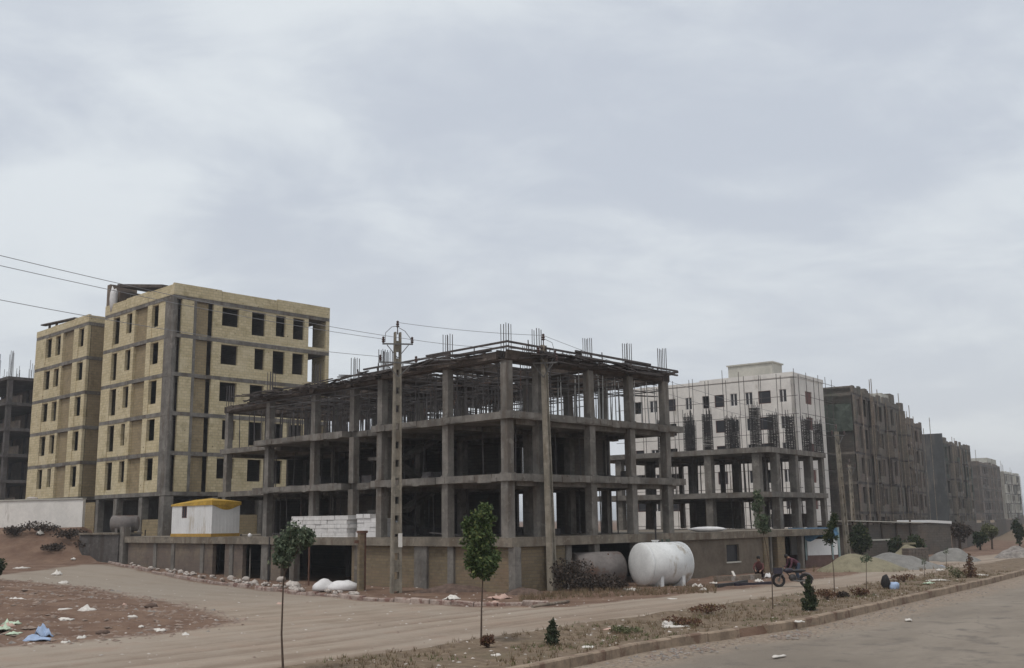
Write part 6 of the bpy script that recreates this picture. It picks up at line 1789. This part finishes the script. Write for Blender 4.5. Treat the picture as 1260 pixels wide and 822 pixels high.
# rubble stones along the far kerb
for i in range(110):
    f = R.random() ** .9
    s_ = R.uniform(.04, .13) * (1.6 if R.random() < .14 else 1)
    px = 128 + f * 312; py = np.interp(px, [128, 200, 300, 370, 440], [688.5, 703.5, 719, 727, 734]) + R.uniform(-2.5, 1.0)
    q = GG(px, py); mb = MB(); mb.blob((q.x, q.y, q.z + s_ * .5 + .03), s_ * 1.3, s_, s_ * .8, i + 11, .75, 7, 5)
    solo(mb, 'rubble_stone', M['stonew' if R.random() < .8 else 'stoneb'], 'pale broken rubble stone along the far kerb', 'stone', 'rubble along the far kerb')
for i, (px, py, s_) in enumerate(((140, 688, .4), (136, 692, .32), (303, 715, .32), (313, 719, .28), (346, 716, .36), (357, 722, .33), (363, 724, .4), (284, 713, .28), (222, 705, .25))):
    s_ *= .66; q = GG(px, py); mb = MB(); mb.blob((q.x, q.y, q.z + s_ * .45), s_ * 1.2, s_ * .8, s_ * .85, i + 70, .45, 9, 7)
    solo(mb, 'rubble_block', M['stonew'], ('white plaster lump at the left start of the far kerb', 'second white plaster lump, nearest the lane, at the left start of the far kerb', 'pale lump below the right corner of the hut', 'small pale lump on the kerb left of the bent sapling', 'rounded pale lump just left of the bent sapling stem', 'pale lump right of the bent sapling stem', 'largest white lump right of the bent sapling stem', 'pale lump under the right half of the hut', 'pale lump under the left end of the hut')[i], 'stone', None, True)
# dark burnt marks become two dark stones on the heap
for px, py, s_, lab in ((127, 781, .16, 'dark stone at the lower edge of the soil heap'), (186, 748, .2, 'dark flat stone on the top edge of the soil heap')):
    q = GG(px, py); mb = MB(); mb.blob((q.x, q.y, q.z + s_ * .3), s_ * 1.3, s_, s_ * .6, int(px), .4); solo(mb, 'dark_stone', M['soilheap'], lab, 'stone', None, True)

# ------------------------------------------------------------------ gravel, clods and dry grass (uncountable)
mb1, mb2, mb3 = MB(), MB(), MB()
def pebble(mb, x, y, z, s_):
    b = [(x + R.uniform(-s_, s_) * .3 + dx * s_, y + dy * s_, z + dz * s_) for dx, dy, dz in ((1, .2, .1), (-.1, 1, .05), (-1, -.3, .12), (0.2, -1, .08), (R.uniform(-.4, .4), R.uniform(-.4, .4), R.uniform(.35, .7)))]
    mb.add(b, [(0, 1, 4), (1, 2, 4), (2, 3, 4), (3, 0, 4)])
for _ in range(13000):
    y = 17 + R.random() ** 1.6 * 48; x = xk(y) - R.random() * (24 + y * .75)
    x = float(x)
    i = int(iY(y)); r = float(xk(y)) - .1 - x; j = int(np.clip(np.searchsorted(rs, r) - 1, 0, len(rs) - 2))
    ln = lane[i, j]
    if ln > .4 and R.random() < .6: continue
    pebble(mb1 if R.random() < .65 else mb2, x, y, zt(x, y) - .01, R.choice((.015, .02, .025, .035, .05)) * R.uniform(.7, 1.5))
for _ in range(1500):      # spilled on the asphalt along the kerb
    y = 18 + R.random() * 34; w_ = abs(R.gauss(0, 1.0)) + .1
    pebble(mb3 if R.random() < .6 else mb2, float(xk(y)) + .12 + w_, y, -.165, R.choice((.012, .018, .025, .04)) * R.uniform(.7, 1.6))
for _ in range(16000):
    if len(mb2.v) > 60000: break
    x = R.uniform(-48, -8); y = R.uniform(28, 70); q_ = sdist(MOUND, np.array([x]), np.array([y]))[0]
    if q_ < -.6 or (q_ > .8 and mnoise.noise(Vector((x * .25, y * .25, 7))) < -.15): continue
    pebble(mb2 if R.random() < .94 else mb3, x, y, zt(x, y) - .01, R.choice((.03, .04, .06, .09, .13)) * R.uniform(.6, 1.3))
for cx_, cy_ in ((3.0, 27.2), (3.7, 28.1), (4.4, 28.8), (7.6, 31.7), (7.2, 31.2), (8.0, 32.2)):
    for _ in range(60): pebble(mb2 if R.random() < .5 else mb3, cx_ + .35 + abs(R.gauss(0, .35)), cy_ + R.gauss(0, .4), -.165, R.uniform(.02, .07))
o = mb1.build('gravel', M['stonew']); struct(o, 'stuff')
o = mb3.build('gravel', M['rubmix']); struct(o, 'stuff')
o = mb2.build('clods', M['stoneb']); struct(o, 'stuff')
def grass(name, mat, n, pick, hmin, hmax):
    mb = MB()
    for _ in range(n):
        x, y = pick()
        z = zt(x, y) - .01
        for _ in range(R.randint(3, 6)):
            a = R.uniform(0, 6.28); h = R.uniform(hmin, hmax); l = R.uniform(.2, .7) * h; w = R.uniform(.006, .012)
            bx, by = x + R.uniform(-.05, .05), y + R.uniform(-.05, .05)
            mb.add([(bx - w, by, z), (bx + w, by, z), (bx + math.cos(a) * l, by + math.sin(a) * l, z + h)], [(0, 1, 2)])
    o = mb.build(name, M[mat]); struct(o, 'stuff')
def pv():
    while True:
        y = 19 + R.random() ** 1.3 * 42; f = R.random()
        xl_ = float(np.interp(y, lowy[order], lowx[order, 0])); x1 = float(xk(y)) - .15
        x = xl_ + (x1 - xl_) * f
        if mnoise.noise(Vector((x * .5, y * .5, 4))) + R.uniform(-.25, .35) > 0: return x, y
grass('dry_grass', 'straw', 2300, pv, .03, .16)
def pv2():
    while True:
        y = 19 + R.random() ** 1.3 * 40; f = R.random()
        xl_ = float(np.interp(y, lowy[order], lowx[order, 0])); x1 = float(xk(y)) - .15
        x = xl_ + (x1 - xl_) * f
        if mnoise.noise(Vector((x * .6, y * .6, 9))) > .22: return x, y
grass('green_weeds', 'weed', 420, pv2, .03, .13)
def pw():
    f = R.random(); px = 640 + f * 240 if R.random() < .75 else R.uniform(1000, 1180)
    py = (np.interp(px, [640, 700, 880], [740, 733, 727]) if px < 900 else np.interp(px, [1000, 1180], [702, 700])) + R.uniform(-5, 3)
    q = G(px, py); return q.x, q.y
grass('dry_grass', 'straw', 900, pw, .06, .32)

# ------------------------------------------------------------------ the air
hz_ = MB(); hz_.box(Fr(0, 0, 0), -3050, 3050, -330, 4050, -1.5, 27.5)
hm = bpy.data.materials.new('haze'); hm.use_nodes = True
for nd in list(hm.node_tree.nodes): hm.node_tree.nodes.remove(nd)
pv_ = hm.node_tree.nodes.new('ShaderNodeVolumePrincipled'); ho = hm.node_tree.nodes.new('ShaderNodeOutputMaterial')
pv_.inputs['Color'].default_value = (.9, .92, .95, 1); pv_.inputs['Density'].default_value = 0.0005; pv_.inputs['Anisotropy'].default_value = .2
hm.node_tree.links.new(pv_.outputs[0], ho.inputs['Volume'])
o = hz_.build('haze', hm); struct(o, 'stuff')
